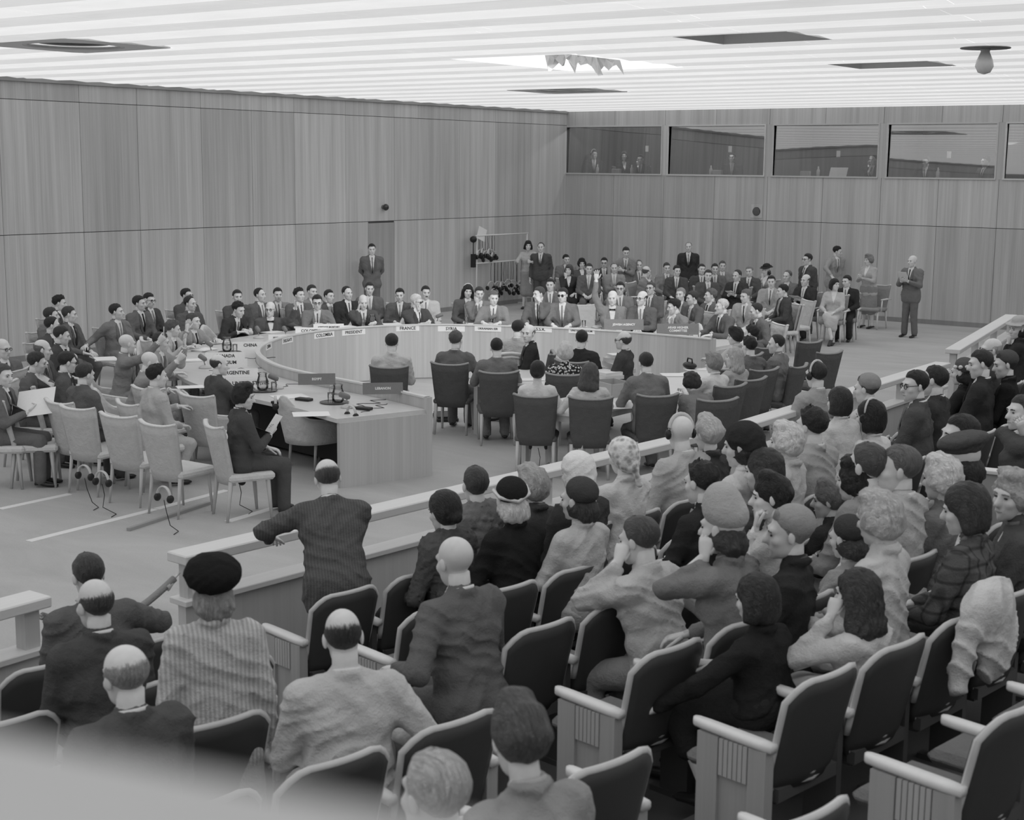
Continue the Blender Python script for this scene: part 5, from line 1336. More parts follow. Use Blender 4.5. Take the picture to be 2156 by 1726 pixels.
# ================================================================== WHO SITS WHERE
# head pixel x y, place, pose+lean (capital: woman), body angle, head angle (0 to camera, 90 image right), arms, hair, suit, flags, options | label
PEOPLE = '''
1250 325 B s0 0 30 ll s45 j60 p | interpreter with headphones in the leftmost glazed booth
1314 328 B S0 10 0 ll o45 w50 - | woman in dark jacket in the leftmost glazed booth
1348 335 B s12 -10 -10 cl s38 j50 - | man holding his mouth in the leftmost glazed booth
1542 332 B s0 -10 -25 ll s38 j48 - | lone man in the second glazed booth
1838 336 B s8 -30 -40 kl r60 j50 - | man half hidden at the third booth window edge
1949 340 B s12 -25 -40 ll s45 j50 - | man leaning forward in the fourth glazed booth
2075 340 B s0 -60 -70 ll s45 j75 - | man in profile at the right of the fourth booth
783 525 S t0 10 10 bb s40 u88 - tall=.07 | uniformed guard standing by the left wall door
1112 517 S T6 -15 0 qq o32 d150 - tall=.05 | woman in pale dress standing at the headphone rack
1139 521 S t0 -10 -10 hh r70 j70 - tall=-.06 | balding man standing behind the woman at the rack
1318 531 S t14 -10 0 df s45 j112 - tall=-.06 | tall standing man leaning over the back rows
1450 520 S t0 -5 -10 hh r120 j55 - | balding man standing in dark suit with white shirt
1700 546 S t0 -60 -65 hh s38 j70 g | dark haired standing man in white shirt and glasses
1763 529 S t10 20 55 dh s35 j125 - | young standing man in grey jacket bending sideways
1829 547 S T4 -50 -60 pp c110 w140 - trouser=115 | fair haired woman standing in a short pale jacket
1921 550 S t0 -45 -55 pp n150 j95 - trouser=90 | bald man standing with a paper near back wall
1192 546 W s0 0 15 ll s40 j105 - | dark haired man leftmost in the back rows
1198 568 W S8 5 -15 cl o70 w55 - | woman in dark jacket resting chin on hand
1225 555 W S0 10 5 ll c40 w75 - | dark curly haired woman in the back rows
1240 566 W s0 -5 0 ll s55 j85 F | stout man in grey suit left in back rows
1272 553 W s0 0 -5 ll s34 j75 g | dark haired man in glasses near the back wall
1293 564 W s0 0 0 fl r100 j118 - | balding smiling man in pale suit in back rows
1345 558 W s0 10 5 al r90 j105 - | broad faced man below the tall leaning man
1361 572 W s10 60 110 cl b80 j110 - | bald man turning his back in the back rows
1404 564 W s0 0 5 ll s60 j110 - | man in grey jacket behind the turned bald man
1425 570 W s0 -10 10 ll s45 j72 F | heavy dark haired smiling man with hands clasped
1477 567 W s0 -5 10 ll s50 j70 - | smiling man right of the standing balding man
1491 580 W s5 5 0 ll s55 j75 F | smiling man with folded hands in second back row
1505 566 W s0 0 0 ll s50 j90 - | small headed man right of the smiling pair
1521 560 W s0 0 0 ll s75 j110 - | pale blurred man rising above the back rows
1552 580 W s0 -30 -45 pp r60 j60 - | balding man in dark suit looking left
1578 571 W s0 -20 -25 ll s110 j75 - | grey haired man beside the woman in brimmed hat
1613 569 W S0 -30 -40 cl o50 w120 ^H045 | woman in dark wide brimmed hat
1624 593 V s0 -20 -15 ll s40 j130 - | smiling dark haired man in pale suit
1658 581 W s0 -20 -40 ll r90 j105 - | balding man left of the standing man in glasses
1696 590 W s0 -40 -50 pp b70 j55 - | balding man in dark suit holding white papers
1757 599 W S0 -25 20 ll o40 w160 - legs=x trouser=165 | seated woman in pale suit with crossed legs
1783 592 W s0 -20 -45 ll s40 u50 - | seated policeman in dark uniform with a badge
1159 600 V s0 0 -10 ll s45 j95 - | narrow faced man behind the man cupping his ear
1306 607 V s0 0 -10 ll s45 j105 g | man in glasses behind the man raising a hand
1370 607 V s0 -20 -30 ll s75 j90 g | man in glasses right of the balding clasped man
1433 620 V s0 -20 -30 ll s120 j95 - | older man behind the man touching his chin
1458 627 V s8 -60 -75 lt s60 j85 - | man in profile behind the table looking left
1496 622 V s0 -50 -75 ll w90 j90 - | fair haired man in profile looking left
1570 623 V s8 -30 -50 ll s90 j135 - | smiling fair haired man in pale suit
1592 654 V s18 -70 -85 ll r45 j90 - | dark haired man with receding hair hunched forward
1648 612 V s6 -80 -85 ll s34 u66 - | young man in dark uniform at the right
1290 627 D s4 0 -10 rt n175 j112 y | bald man with bow tie raising his hand
1352 621 D s6 -15 -40 ii b55 j85 g | balding man in glasses with clasped hands
1419 645 D s16 -50 -75 ct w40 j110 - | dark haired man touching his chin at the table
1520 645 D s4 -55 -75 tt s190 j82 - | white haired man in profile at the far table end
1185 621 D s6 -5 -20 tt s50 j100 d | man in dark glasses behind the U.S.S.R. card
1135 618 D s4 -10 -50 tk s70 j88 - | man cupping his ear beside the dark glasses man
1039 627 D s6 -5 10 tt s95 j112 - | fair smiling man in double breasted pale suit
1009 618 V s10 5 10 ct s60 j105 - | man covering his mouth with his hand
985 613 V s6 10 10 ll g40 j85 p | long haired man wearing headphones
896 616 V s0 5 15 ll s40 j165 m | man with moustache in a pale suit
877 634 D s10 20 60 ct s225 j70 d | white haired man in dark glasses looking right
842 621 V s4 5 0 ll s36 j80 - tall=-.08 | dark haired man smiling beside white haired man
778 608 V s0 10 15 ll s50 j90 - | tall man behind the man resting his head
765 636 D s12 15 15 kt n170 j75 - | bald man resting his head on his hand
731 617 V s0 30 40 ll r45 j55 - | balding man in black suit looking right
693 624 V s0 30 45 ll s45 j78 - tall=-.08 | sharp nosed man with white shirt looking right
668 636 D s16 15 10 it s45 j105 g | dark haired young man writing at the table
657 614 V s0 30 40 ll s50 j110 - | blurred man behind the writing young man
630 621 V s0 30 45 ll w38 j85 - | man with wavy dark hair looking right
585 620 V s0 20 20 ll s40 j110 - tall=-.06 | smiling man behind the man with pointing finger
569 651 D s6 20 0 lw n180 j78 yg | elderly man in bow tie pointing a finger up
547 621 V s0 40 60 ll r42 j85 - | man with receding dark hair looking right
502 651 D s28 60 60 ti w40 j58 - | stooping dark suited man bending across the table
500 625 V s4 40 30 ll s42 j75 - | man with lowered eyes behind the stooping man
407 676 D s10 60 70 vt s70 j120 - | man holding his open palm up beside his face
400 639 V s0 50 65 ll r50 j80 - | profile man right of the man in glasses
393 622 V s0 50 65 ll s38 j75 g | man in dark glasses frames above the left table side
364 692 D s16 70 95 tt w80 j140 - | curly haired man bent over his papers
339 719 D s14 75 95 tv s55 j125 - | man in pale suit with one palm raised
314 632 V s0 60 60 vl s40 j70 g | man in glasses waving his fingers by the wall
293 638 V s0 55 75 ll s42 j88 - | dark haired man turned right near the left wall
268 724 D s8 100 120 wl n205 j108 - | white haired man raising a pencil
245 656 V s0 50 80 ol s42 j100 - | man stretching his arm along a pale chair back
316 763 D s20 95 100 wt n200 j115 - | white haired man stooping with one fist raised
125 638 V s0 60 90 ll w36 j75 - | young man with dark wavy hair by left wall
146 662 V s0 70 95 ll s60 j85 - | half hidden man right of the young wavy haired man
108 664 V s0 60 90 ll s55 j90 - | man leaning left of the young wavy haired man
110 685 V s4 60 95 ll r45 j72 - | balding man in dark suit near the left wall
130 706 V s10 75 95 lc s50 j68 - | man with fist before his mouth near left wall
90 736 V s4 80 100 ll b90 j75 - | bald man with fringe at the left edge rows
78 763 V s12 80 100 lk s50 j82 - | man resting cheek on his hand at the left
142 762 V s8 100 115 ll s45 j76 g | man in glasses with dark suit facing the table
179 788 V s6 140 140 ll s55 j80 - | man in grey pinstriped suit seen from behind
6 734 V s0 50 60 ll n170 j95 g | bald man in glasses at the left image edge
8 790 V s4 95 70 pp s70 j88 - | man at left edge reading a white document
331 792 V s8 130 120 lt w34 j140 - | man in pale jacket seen from behind beside tub chairs
462 768 D s4 130 110 ii b62 j72 - | balding man seen from behind at the near table side
513 834 V s4 120 95 pl c32 j66 - trouser=70 | man with dense dark curls holding a sheet
825 722 K s4 178 180 ll s50 j170 - | man in very pale jacket alone inside the horseshoe
960 717 K s10 170 165 tt w75 j88 - | man in checked grey jacket at the centre table
1046 732 K s8 185 185 tt s40 j96 n | naval officer with sleeve stripes seen from behind
1091 692 L s0 165 150 la s38 j130 - | dark haired man on slatted chair beside laughing man
1113 702 K s4 -95 -45 ll b90 j45 - sk=186 | laughing balding man turned round in black jacket
1190 742 K S0 180 180 ll c215 d60 - pattern=floral | white haired woman in a dark floral dress
1132 782 K S0 175 175 tl k40 s205 - trouser=190 | dark haired woman with bun in white sweater
1242 786 K S2 180 170 to g75 s178 - trouser=170 | long haired woman in pale sweater reaching sideways
1225 714 K s0 150 170 ll s36 j50 - | dark haired man in black jacket at the table front
1312 717 L s0 -108 -115 ll b60 j62 g | bald man in glasses on a slatted chair
1360 764 K s12 195 195 tt s48 j100 - tall=.06 | big man in loose grey jacket seen from behind
1502 764 K S4 215 230 tt c120 b205 - | curly fair haired woman in white blouse
1456 806 K S42 200 200 ii c48 w100 - | person slumped with head down on the table
1546 752 K S4 215 240 tt g150 w135 - | blond person in grey jacket beside the curly woman
1548 707 K S2 220 255 tt c38 w150 - | dark haired woman in profile looking left
1582 703 K s0 225 235 ll w38 j90 - tall=-.10 | dark haired head between the profile woman and seated men
1577 729 K s2 215 215 tt w34 j88 - | dark haired young man in grey suit facing the table
1634 724 K s6 235 260 qt r45 j100 - | blurred gesturing man in grey suit
1718 789 K s0 215 215 ll s45 j128 p | man wearing headphones seated beyond the rail
690 1007 S t30 196 196 ix b70 j72 - pattern=pinstripe | man in dark suit leaning on the rail
935 1077 T S6 234 225 ll k42 f72 - | dark haired woman in earrings and fur collar
1000 1022 T S4 234 210 ll f60 f95 - | brown haired person with mottled collar
1075 1052 T S4 225 205 ll c205 c36 ^P038V | fair curled woman in black cap and black coat
1120 1022 T S0 234 225 ll c140 c62 - | grey blond haired woman in dark jacket
1214 998 T S4 225 215 ll l205 c55 ^T232 | woman with white head scarf at the rail
1217 1052 T S2 225 235 ll g55 w160 ^P062 | wavy haired woman in dark pointed cap
1310 962 T S2 225 215 ll k190 w178 ^T225 | woman with patterned pale head scarf and pale jacket
1432 912 T s6 225 205 ll n185 j140 p | bald man wearing headphones over a pale jacket
1490 914 T S2 230 220 ll u165 c58  - | grey haired woman with braided roll
1563 937 T S0 228 245 ll l45 b205 ^T048S tall=.12 | woman in dark turban and short sleeved white top
1655 930 T S0 240 240 ll c232 c150 - | white curly haired woman beside the rail gap
1708 897 T s0 228 225 ll w38 j130 - | man with dark curls in tweed jacket
1766 846 A S0 215 215 hh o48 b196 - | standing woman with dark hair and pale cardigan
1824 818 T S0 228 235 ll f70 c165 ^P115 | woman in grey cap and pale coat
1832 878 T S0 228 225 ll o34 b215 p | dark haired woman wearing headphones over white blouse
1926 812 T s4 240 275 ll s34 j70 g | smiling dark haired man in profile and glasses
1966 801 T s0 240 240 ll s40 j55 - | man in black suit behind smiling profile man
2026 783 T S0 240 235 ll l40 c42 ^P075W | woman in flower trimmed hat and black coat
2064 766 T s0 240 260 ll s42 j50 - | dark haired man in profile beside flowered hat
2086 737 T s0 240 265 ll b140 j60 g | old bald man in glasses near far rail
2116 768 T S6 240 262 ll f45 c32 ^P070 | woman in heavy black coat with handbag
2143 692 T S0 240 280 cl o45 c48 ^H140 | woman in pale brimmed hat at right edge
2020 917 T s0 236 270 ll s36 j118 - | profile man with slick dark hair
2024 968 T S0 232 225 ll l45 c60 ^B072 | woman in large dark beret below profile man
2150 868 T S0 236 275 lk s60 c70 - | person at right edge holding a hand up
1608 992 T S0 232 235 ll o55 c70 - | dark haired blurred woman behind tweed jacket man
1622 1047 T S4 250 262 lc u36 b150 - | woman with dark upswept hair in profile
1745 1052 T S0 232 250 ll u95 w50 - d=9.4 | auburn haired woman in black with white collar
1802 1012 T S0 232 228 ll c36 c40 - | dark curly haired woman in black
1824 982 T s0 232 225 ll s70 j110 - | brown haired man behind dark curly woman
1890 987 T s0 228 255 ll s85 j150 - | grey haired man with large ears in striped jacket
1982 1007 T S0 232 225 ll c235 s95 - | snow white haired woman in grey cardigan
2032 1072 T S4 234 240 ll o55 w78 - pattern=plaid | dark haired woman in plaid jacket
2132 1043 T S4 250 290 ll c150 c70 - | smiling fair woman in profile with pale stole
1850 1092 T S2 236 225 ll c165 c168 - | blond curly woman in pale coat
1660 1122 T S2 245 262 ll f110 c48 ^P120 | woman in grey felt cap turned left
1782 1132 T S2 234 225 ll g60 w120 ^P058 d=8.3 | woman in brown felt hat with long hair
1520 1112 T S8 232 235 lk l60 c100 ^G135 tall=.05 | woman in tall grey hat with earrings
1345 1137 T s14 230 235 oe s70 c150 - | man in pale raincoat with hands to his face
1476 1017 T S2 232 225 ll w38 j45 - | dark wavy haired person in black jacket
957 1182 T s10 226 220 la n200 j84 - | bald man in grey suit sitting on seat edge
1804 1252 T S8 230 228 le g58 c172 - d=6.85 | long brown haired woman in cream coat
1592 1262 T S6 232 225 ld o48 c38 - d=6.75 | woman with swept dark hair in black coat
186 1212 T s10 214 214 xl s60 j80 - d=7.9 | man in grey jacket nearest the rope
200 1272 T s8 218 225 ll b62 j66 - d=6.9 | bald crowned man in dark suit behind rope man
264 1422 T s4 222 222 ll b120 j72 - d=5.6 | bald man in dark jacket at lower left
447 1237 A S0 200 200 hh l120 w150 ^R030 pattern=stripe d=6.3 | standing woman in black beret and striped jacket
722 1342 T s8 200 195 al b52 j160 - d=5.9 | bald man in beige jacket near the aisle
1092 1556 T S14 215 205 ll u72 w118 - d=4.2 | brown haired woman close to the camera
915 1672 T s4 220 220 ll s150 j150 - d=3.8 | blurred pale head at the bottom edge
'''
CHAIR_OF = {'D': (TUB, 'tub_chair', 'pale tub armchair under the '), 'V': (CH_LIGHT, 'side_chair', 'grey upholstered chair under the '), 'W': (CH_ARM, 'armchair', 'wooden armed chair under the '),
            'K': (CH_DARK, 'side_chair', 'dark upholstered chair under the '), 'L': (SLAT, 'slatted_chair', 'white slatted tablet chair under the '), 'B': (CH_DARK, 'side_chair', 'dark booth chair under the ')}
RING_C = offset_curve(OUTW+.20)
def on_ring(px, py, zt):
    d = ray(px, py); best = None; u = Vector((d.x, d.y)).normalized(); k = d.z/math.hypot(d.x, d.y)
    for a, b in zip(RING_C[:-1], RING_C[1:]):
        e = b-a; den = u.x*e.y-u.y*e.x
        if abs(den) < 1e-9: continue
        t = (a.x*e.y-a.y*e.x)/den; s = (a.x*u.y-a.y*u.x)/den
        if 0 <= s <= 1 and t > 0:
            z = CAM_H+k*t
            if best is None or abs(z-zt) < abs(best.z-zt): best = Vector((u.x*t, u.y*t, z))
    return best
DONE = []; WHO = {}; SEATED = []
def place_people():
    for n, line in enumerate(l for l in PEOPLE.strip().split('\n')):
        left, label = [s.strip() for s in line.split('|')]
        f = left.split(); hx, hy = float(f[0]), float(f[1]); G, pose, a, ah, arms, hair, suit, flags = f[2:10]
        opt = dict(o.split('=') for o in f[10:])
        fem = pose[0] in 'ST'; stand = pose[0] in 'tT'; lean = float(pose[1:])
        if G == 'A': stand = True
        tall = float(opt.get('tall', 0)); seat = .46; sex = 'f' if fem else 'm'
        rngp = random.Random(n*13+7)
        psc = (1.16 if hy < 1000 else 1.11 if hy < 1130 else 1.06) if G == 'T' and 'd' not in opt else 1.12 if label.startswith('man wearing headphones') else 1.0                   # the audience sits a little larger in view
        hl = head_local(stand, lean, 0, tall, sex, 0, seat)*psc
        floor = 0.0
        rot = heading(float(a))
        if G == 'D':
            p = on_ring(hx, hy, hl[2])
            if p is None: p = at_z(hx, hy, hl[2])
            dz = p.z-hl[2]; tall += max(-.15, min(.10, dz)); hl = head_local(stand, lean, 0, tall, sex, 0, seat); p = at_z(hx, hy, hl[2]) if abs(p.z-hl[2]) > .12 else p
        elif G == 'B':
            p = at_y(hx, hy, YB+.95); floor = 2.5; dz = p.z-floor-hl[2]; tall += max(-.12, min(.12, dz))
        elif 'd' in opt and G in 'TA':
            u = ray(hx, hy); tt = float(opt['d'])/math.hypot(u.x, u.y); p = Vector((u.x*tt, u.y*tt, CAM_H+u.z*tt)); floor = p.z-hl[2]
            k = max(0, min(7, round((p.x-row_curve(p.y)-.8)/.9))); dz = floor-row_z(k)
            if not stand: tall += max(-.13, min(.09, dz))
            hl = head_local(stand, lean, 0, tall, sex, 0, seat); floor = p.z-hl[2]
        elif G in 'TA':
            best = None
            for k in range(0, 8):
                q = at_z(hx, hy, row_z(k)+hl[2]); want = row_x(k, q.y)-(.08 if G == 'T' else .35)
                if best is None or abs(q.x-want) < best[0]: best = (abs(q.x-want), k, q)
            k, p = best[1], best[2]; floor = row_z(k)
            if 0: print('row', label, k, round(best[0], 2), 'dist', round(math.hypot(p.x, p.y), 2))
        else: p = at_z(hx, hy, hl[2])
        c, s = math.cos(rot-PI/2), math.sin(rot-PI/2)
        base = (p.x-(c*hl[0]-s*hl[1]), p.y-(s*hl[0]+c*hl[1]), floor)
        dist = p.length; near = dist < 12
        hyaw = -(float(ah)-float(a)); hyaw = max(-75, min(75, hyaw))
        w = person(base, rot, label, scale=psc, stand=stand, lean=lean, arms=arms, hair=hair, suit=suit, flags='' if flags == '-' else flags, head=(hyaw, rngp.uniform(-9, 2), rngp.uniform(-5, 5)), sex=sex,
                   kind=None if fem else rngp.choice('mmmhn'), tall=tall, twist=max(-25, min(25, hyaw*.25)), near=near, legs=opt.get('legs', rngp.choice('nnk') if not stand else 'n'), seat=seat,
                   pattern=opt.get('pattern'), trouser=int(opt['trouser']) if 'trouser' in opt else None, sk=int(opt.get('sk', 192+rngp.randint(-8, 10))), seed=n+1,
                   group={'B': 'interpreters in the booths', 'S': 'people standing at the walls', 'W': 'people in the back rows', 'V': 'advisers behind the table', 'D': 'delegates at the horseshoe table', 'K': 'staff inside the horseshoe', 'L': 'staff inside the horseshoe', 'T': 'audience', 'A': 'audience'}[G])
        WHO[label] = w; w['base'] = base; w['rot'] = rot; w['G'] = G
        if G in CHAIR_OF:
            parts, nm, lab = CHAIR_OF[G]
            off = -.16 if G != 'D' else -.14
            lb = lab+label
            if len(lb.split()) > 16: lb = ' '.join(lb.split()[:16])
            place(parts, nm, lb, 'chair', (base[0]+math.cos(rot)*off, base[1]+math.sin(rot)*off, floor), rot-PI/2, {'D': 'tub chairs at the table', 'V': 'grey adviser chairs', 'W': 'wooden armed chairs', 'K': 'dark staff chairs', 'L': 'slatted chairs', 'B': 'booth chairs'}[G])
        if G == 'T': SEATED.append((base[0], base[1], k))
place_people()
def who(s): return next(v for k, v in WHO.items() if s in k)


# ================================================================== AUDIENCE SEATS
PITCH_S = .58
ROWN = 'row nearest the rail,second row from the rail,third row from the rail,fourth row from the rail,fifth row from the rail,sixth row from the rail,seventh row from the rail,eighth row from the rail'.split(',')
def row_heading(y): # seats face -x, turned with the curve of the row
    return PI+math.atan(2*.0096*(y-14)*-1)*-1*-1
def seat_ok(x, y, z):
    ok = False; pa, pb = at_z(2070, 986, 1.30), at_z(2230, 1002, 1.30); e = (pb-pa).xy; tq = max(0, min(1, (Vector((x-.2, y))-pa.xy).dot(e)/e.length_squared))
    if (Vector((x-.2, y))-pa.xy-e*tq).length < .5: return False              # the wooden partition stands there
    for dx, dy, dz in ((0, 0, .9), (0, .3, .6), (-.4, 0, .45), (0, -.3, .1)):
        u, v = to_px((x+dx, y+dy, z+dz)); ok = ok or (-40 < u < 2200 and 0 < v < 1766)
    return ok
count = 0
for k in range(0, 7):
    y_end = 6.45-.2*k; z = row_z(k)
    ys = [y_end+PITCH_S*i for i in range(40)]
    vis = [(i, y) for i, y in enumerate(ys) if y < 24.5 and seat_ok(row_x(k, y), y, z)]
    for i, y in vis:
        an = PI-math.atan(-2*.0096*(y-14))*1.0
        kind = 'aisle' if i == 0 else 'mid'
        place(TH[kind], 'theatre_seat', 'dark theatre seat, %s right of the aisle in the %s' % (ORD[i], ROWN[k]), 'theatre seat', (row_x(k, y), y, z), an-PI/2, 'theatre seats right of the aisle'); count += 1
    ysl = [y_end-1.35-PITCH_S*i for i in range(10)]
    for i, y in enumerate(ysl):
        if not seat_ok(row_x(k, y), y, z): continue
        an = PI-math.atan(-2*.0096*(y-14))
        place(TH['last' if i == 0 else 'mid'], 'theatre_seat', 'dark theatre seat, %s left of the aisle in the %s' % (ORD[i], ROWN[k]), 'theatre seat', (row_x(k, y), y, z), an-PI/2, 'theatre seats left of the aisle'); count += 1
print('theatre seats', count)

# ================================================================== CENTRE TABLES
CW = wood(196, .35, .05, 0, 0)
def desk(x0, x1, y0, y1, label, z=.74):
    t = thing('staff_table', label, 'table', ((x0+x1)/2, (y0+y1)/2, 0)); w, d = (x1-x0)/2, (y1-y0)/2
    MB().box(-w, w, -d, d, z-.035, z, bev=.006).obj('table_top', CW, t)
    for sx in (-1, 1):
        for sy in (-1, 1): MB().box(sx*(w-.06)-.03, sx*(w-.06)+.03, sy*(d-.06)-.03, sy*(d-.06)+.03, 0, z-.035).obj('leg', wood(150, .5, .08, 2, 0), t)
    MB().box(-w+.05, w-.05, -d+.04, d-.04, z-.11, z-.035).obj('apron', wood(150, .5, .08, 0, 0), t)
    return t
desk(-9.75, -8.85, 13.5, 18.6, 'long pale staff table with papers inside the horseshoe')
desk(-11.6, -10.2, 15.0, 16.2, 'square staff table between the naval officer and floral dress woman')
# stacks of books and boxes on the long table
ZT = .741
def stack(px, py, lab, levels, g=205):
    p = at_z(px, py, ZT); t = thing('document_stack', lab, 'documents', p, heading(30)); r = random.Random(px)
    for i, (w, d, h) in enumerate(levels):
        z = sum(l[2] for l in levels[:i]); m = MB(); m.box(-w/2, w/2, -d/2, d/2, z, z+h-.002, M=Matrix.Rotation(r.uniform(-.2, .2), 4, 'Z')); m.obj('bundle', plain(g+r.randint(-18, 15), .7), t)
stack(1300, 782, 'tall pile of white document boxes on the staff table', [(.42, .32, .06), (.36, .30, .07), (.30, .26, .06), (.22, .24, .05)])
stack(1275, 795, 'low pile of white documents left of the tall pile', [(.40, .30, .05), (.36, .28, .04)])
stack(1310, 822, 'loose pile of papers beside the wicker basket', [(.34, .26, .02), (.32, .26, .02), (.30, .24, .03)])
t = thing('basket', 'grey open document basket on the staff table', 'basket', at_z(1290, 830, ZT), heading(30)); 
for s in (-1, 1): MB().box(s*.22-.008, s*.22+.008, -.16, .16, 0, .16).obj('side', plain(130, .7), t); MB().box(-.22, .22, s*.16-.008, s*.16+.008, 0, .16).obj('side', plain(130, .7), t)
MB().box(-.22, .22, -.16, .16, 0, .012).obj('bottom', plain(120, .7), t)
paper(tuple(at_z(1300, 855, ZT)), .3+heading(0), 'large white paper beside the big grey jacketed man', 1, .4, .5)
paper(tuple(at_z(1120, 800, ZT)), .1+heading(0), 'white paper in front of the naval officer', 2)
paper(tuple(at_z(1180, 800, ZT)), .5+heading(0), 'white paper beside the floral dress woman', 2)
paper(tuple(at_z(1425, 790, ZT)), .2+heading(0), 'white sheet beside the slumped person', 2, .3, .4)
paper(tuple(at_z(1465, 778, ZT)), .2+heading(0), 'white sheet beside the dark handbag', 1)
glass(tuple(at_z(1098, 768, ZT)), 'on the square staff table'); microphone(tuple(at_z(1125, 772, ZT)), heading(180), 'on the square staff table')
t = thing('handbag', 'small dark handbag on the pale staff table', 'handbag', at_z(1452, 776, ZT), heading(20))
MB().ball((0, 0, .045), (.15, .08, .05), 14, 8).obj('bag', BLK, t); m = MB(); m.tube([(-.08, 0, .08), (-.06, 0, .14), (.06, 0, .14), (.08, 0, .08)], .01, 6); m.obj('strap', BLK, t)
# ================================================================== EMPTY CHAIRS
def empty_chair(parts, px, py, a, label, nm='side_chair', grp='empty chairs', z=0.0):
    p = at_z(px, py, z); return place(parts, nm, label, 'chair', (p.x, p.y, z), heading(a)-PI/2, grp)
empty_chair(CH_LIGHT, 183, 1040, 150, 'empty grey chair with headphones, leftmost of the front three')
empty_chair(CH_LIGHT, 270, 1062, 150, 'empty grey chair in the middle of the front three')
empty_chair(CH_LIGHT, 352, 1085, 145, 'empty grey chair nearest the rail with hanging headphones')
empty_chair(CH_LIGHT, 330, 985, 150, 'empty grey chair behind the man in pale jacket')
empty_chair(CH_LIGHT, 430, 1005, 150, 'empty grey chair left of the curly haired man')
empty_chair(CH_LIGHT, 40, 1020, 100, 'grey chair at the left image edge')
empty_chair(TUB, 640, 985, 140, 'empty pale tub armchair at the near table end', 'tub_chair')
empty_chair(CH_LIGHT, 1690, 735, -70, 'empty grey chair right of the young uniformed man')
empty_chair(CH_LIGHT, 1660, 745, -75, 'grey chair turned left beside the empty grey chair')
empty_chair(CH_ARM, 1845, 690, -40, 'wooden armed chair behind the standing fair haired woman', 'armchair')
p = at_z(1228, 645, .92); place(CH_LIGHT, 'side_chair', 'empty grey chair between dark glasses man and raised hand', 'chair', (p.x, p.y, 0), heading(5)-PI/2, 'empty chairs')
empty_chair(CH_LIGHT, 325, 850, 120, 'empty grey chair left of the white haired stooping man')
for px, py, a, who_ in ((1730, 880, 215, 'nearest the headphoned man'), (1690, 850, 215, 'left of the headphoned man'), (1590, 905, 215, 'behind the gesturing man'), (1520, 925, 210, 'behind the curly fair woman')):
    empty_chair(CH_DARK, px, py, a, 'dark upholstered chair '+who_)
# headphones hung on chair backs
def hang(px, py, z, a, lab):
    p = at_z(px, py, z); headset(tuple(p), heading(a)-PI/2, lab, True, 1.05)
    r = random.Random(px); cable([(p.x, p.y, p.z-.03), (p.x+.03, p.y, p.z*.6), (p.x+.06*r.uniform(-1, 1), p.y+.04, .06), (p.x+.10, p.y+.08, .006), (p.x+.16, p.y-.03, .006)], 'thin cable of the '+lab, .004)
hang(178, 1000, .34, 150, 'headphones hung on the leftmost empty front chair')
hang(215, 1013, .34, 150, 'headphones hung on the middle empty front chair')
hang(345, 1046, .34, 145, 'headphones hung on the empty chair nearest the rail')
hang(503, 1008, .34, 120, 'headphones hung on the curly haired man\'s chair')
hang(1068, 862, .36, 180, 'headphones hung on the naval officer\'s chair')
hang(1133, 937, .34, 178, 'headphones hung on the white sweater woman\'s chair')
hang(1240, 650, .5, 0, 'headphones hung on the far empty chair')
# bag and papers on the floor by the table
t = thing('briefcase', 'flat dark briefcase lying under the checked jacket man\'s chair', 'briefcase', at_z(938, 882, 0), heading(10))
MB().box(-.25, .25, -.15, .15, 0, .05, bev=.01).obj('case', plain(50, .5), t); MB().box(-.24, .24, -.14, .14, .052, .075, bev=.008).obj('flap', plain(40, .5), t)

# ================================================================== HEADPHONE RACK
p0, p1 = at_z(1003, 652, 0), at_z(1108, 640, 0); d = p1-p0; L = d.length; an = math.atan2(d.y, d.x)
t = thing('headphone_rack', 'pale pole rack with two bars hung with headphones', 'rack', p0, an); PW = wood(196, .5, .04, 2, 0)
for x in (0, L): m = MB(); m.tube([(x, 0, 0), (x, 0, 1.78)], .018, 8); m.obj('post', PW, t); MB().box(x-.03, x+.03, -.25, .25, 0, .04).obj('foot', PW, t)
for z in (1.78, 1.12): m = MB(); m.tube([(-.05, 0, z), (L+.05, 0, z)], .018, 8); m.obj('bar', PW, t)
r = random.Random(5); c0, s0 = math.cos(an), math.sin(an)
def rackset(x, z, zb, lab):
    q = p0+Vector((c0*x, s0*x, 0)); y = r.uniform(-.04, .04)
    tt = headset((q.x-s0*y, q.y+c0*y, z), an+r.uniform(-.5, .5), lab, True, 1.45)
    m = MB(); m.tube([(0, 0, .12), (r.uniform(-.02, .02), 0, (zb-z)*.6), (0, 0, zb-z)], .006, 5); m.obj('hanging_cord', BLK, tt)
for i in range(10): rackset(.10+.07*i, 1.27+r.uniform(-.07, .07), 1.77, ORD[i]+' headphones from the left on the upper bar of the rack')
for i in range(16): rackset(.55+(L-.62)*i/15, .42+r.uniform(-.12, .12), 1.11, ORD[i]+' headphones from the left on the lower bar of the rack')
o = MB().box(-.16, .16, -.004, .004, 0, .30, M=trans(*(p0+Vector((c0*.14, s0*.14, 1.68)))) @ Matrix.Rotation(an, 4, 'Z') @ rotm('Y', 20)).obj('paper_sheet', PAPER); tag(o, 'white sheet pinned on the top bar of the rack', 'paper')
q = p0+Vector((c0*-.13, s0*-.13, 1.65)); t2 = thing('rack_microphone', 'dark microphone cluster at the left end of the rack', 'microphone', q, an)
MB().ball((0, 0, .05), (.10, .08, .08), 10, 8).obj('head', BLK, t2); m = MB(); m.tube([(0, 0, 0), (0, 0, -.45)], .012, 6); m.obj('stem', BLK, t2); MB().box(-.05, .05, -.04, .04, -.62, -.3).obj('box', BLK, t2)

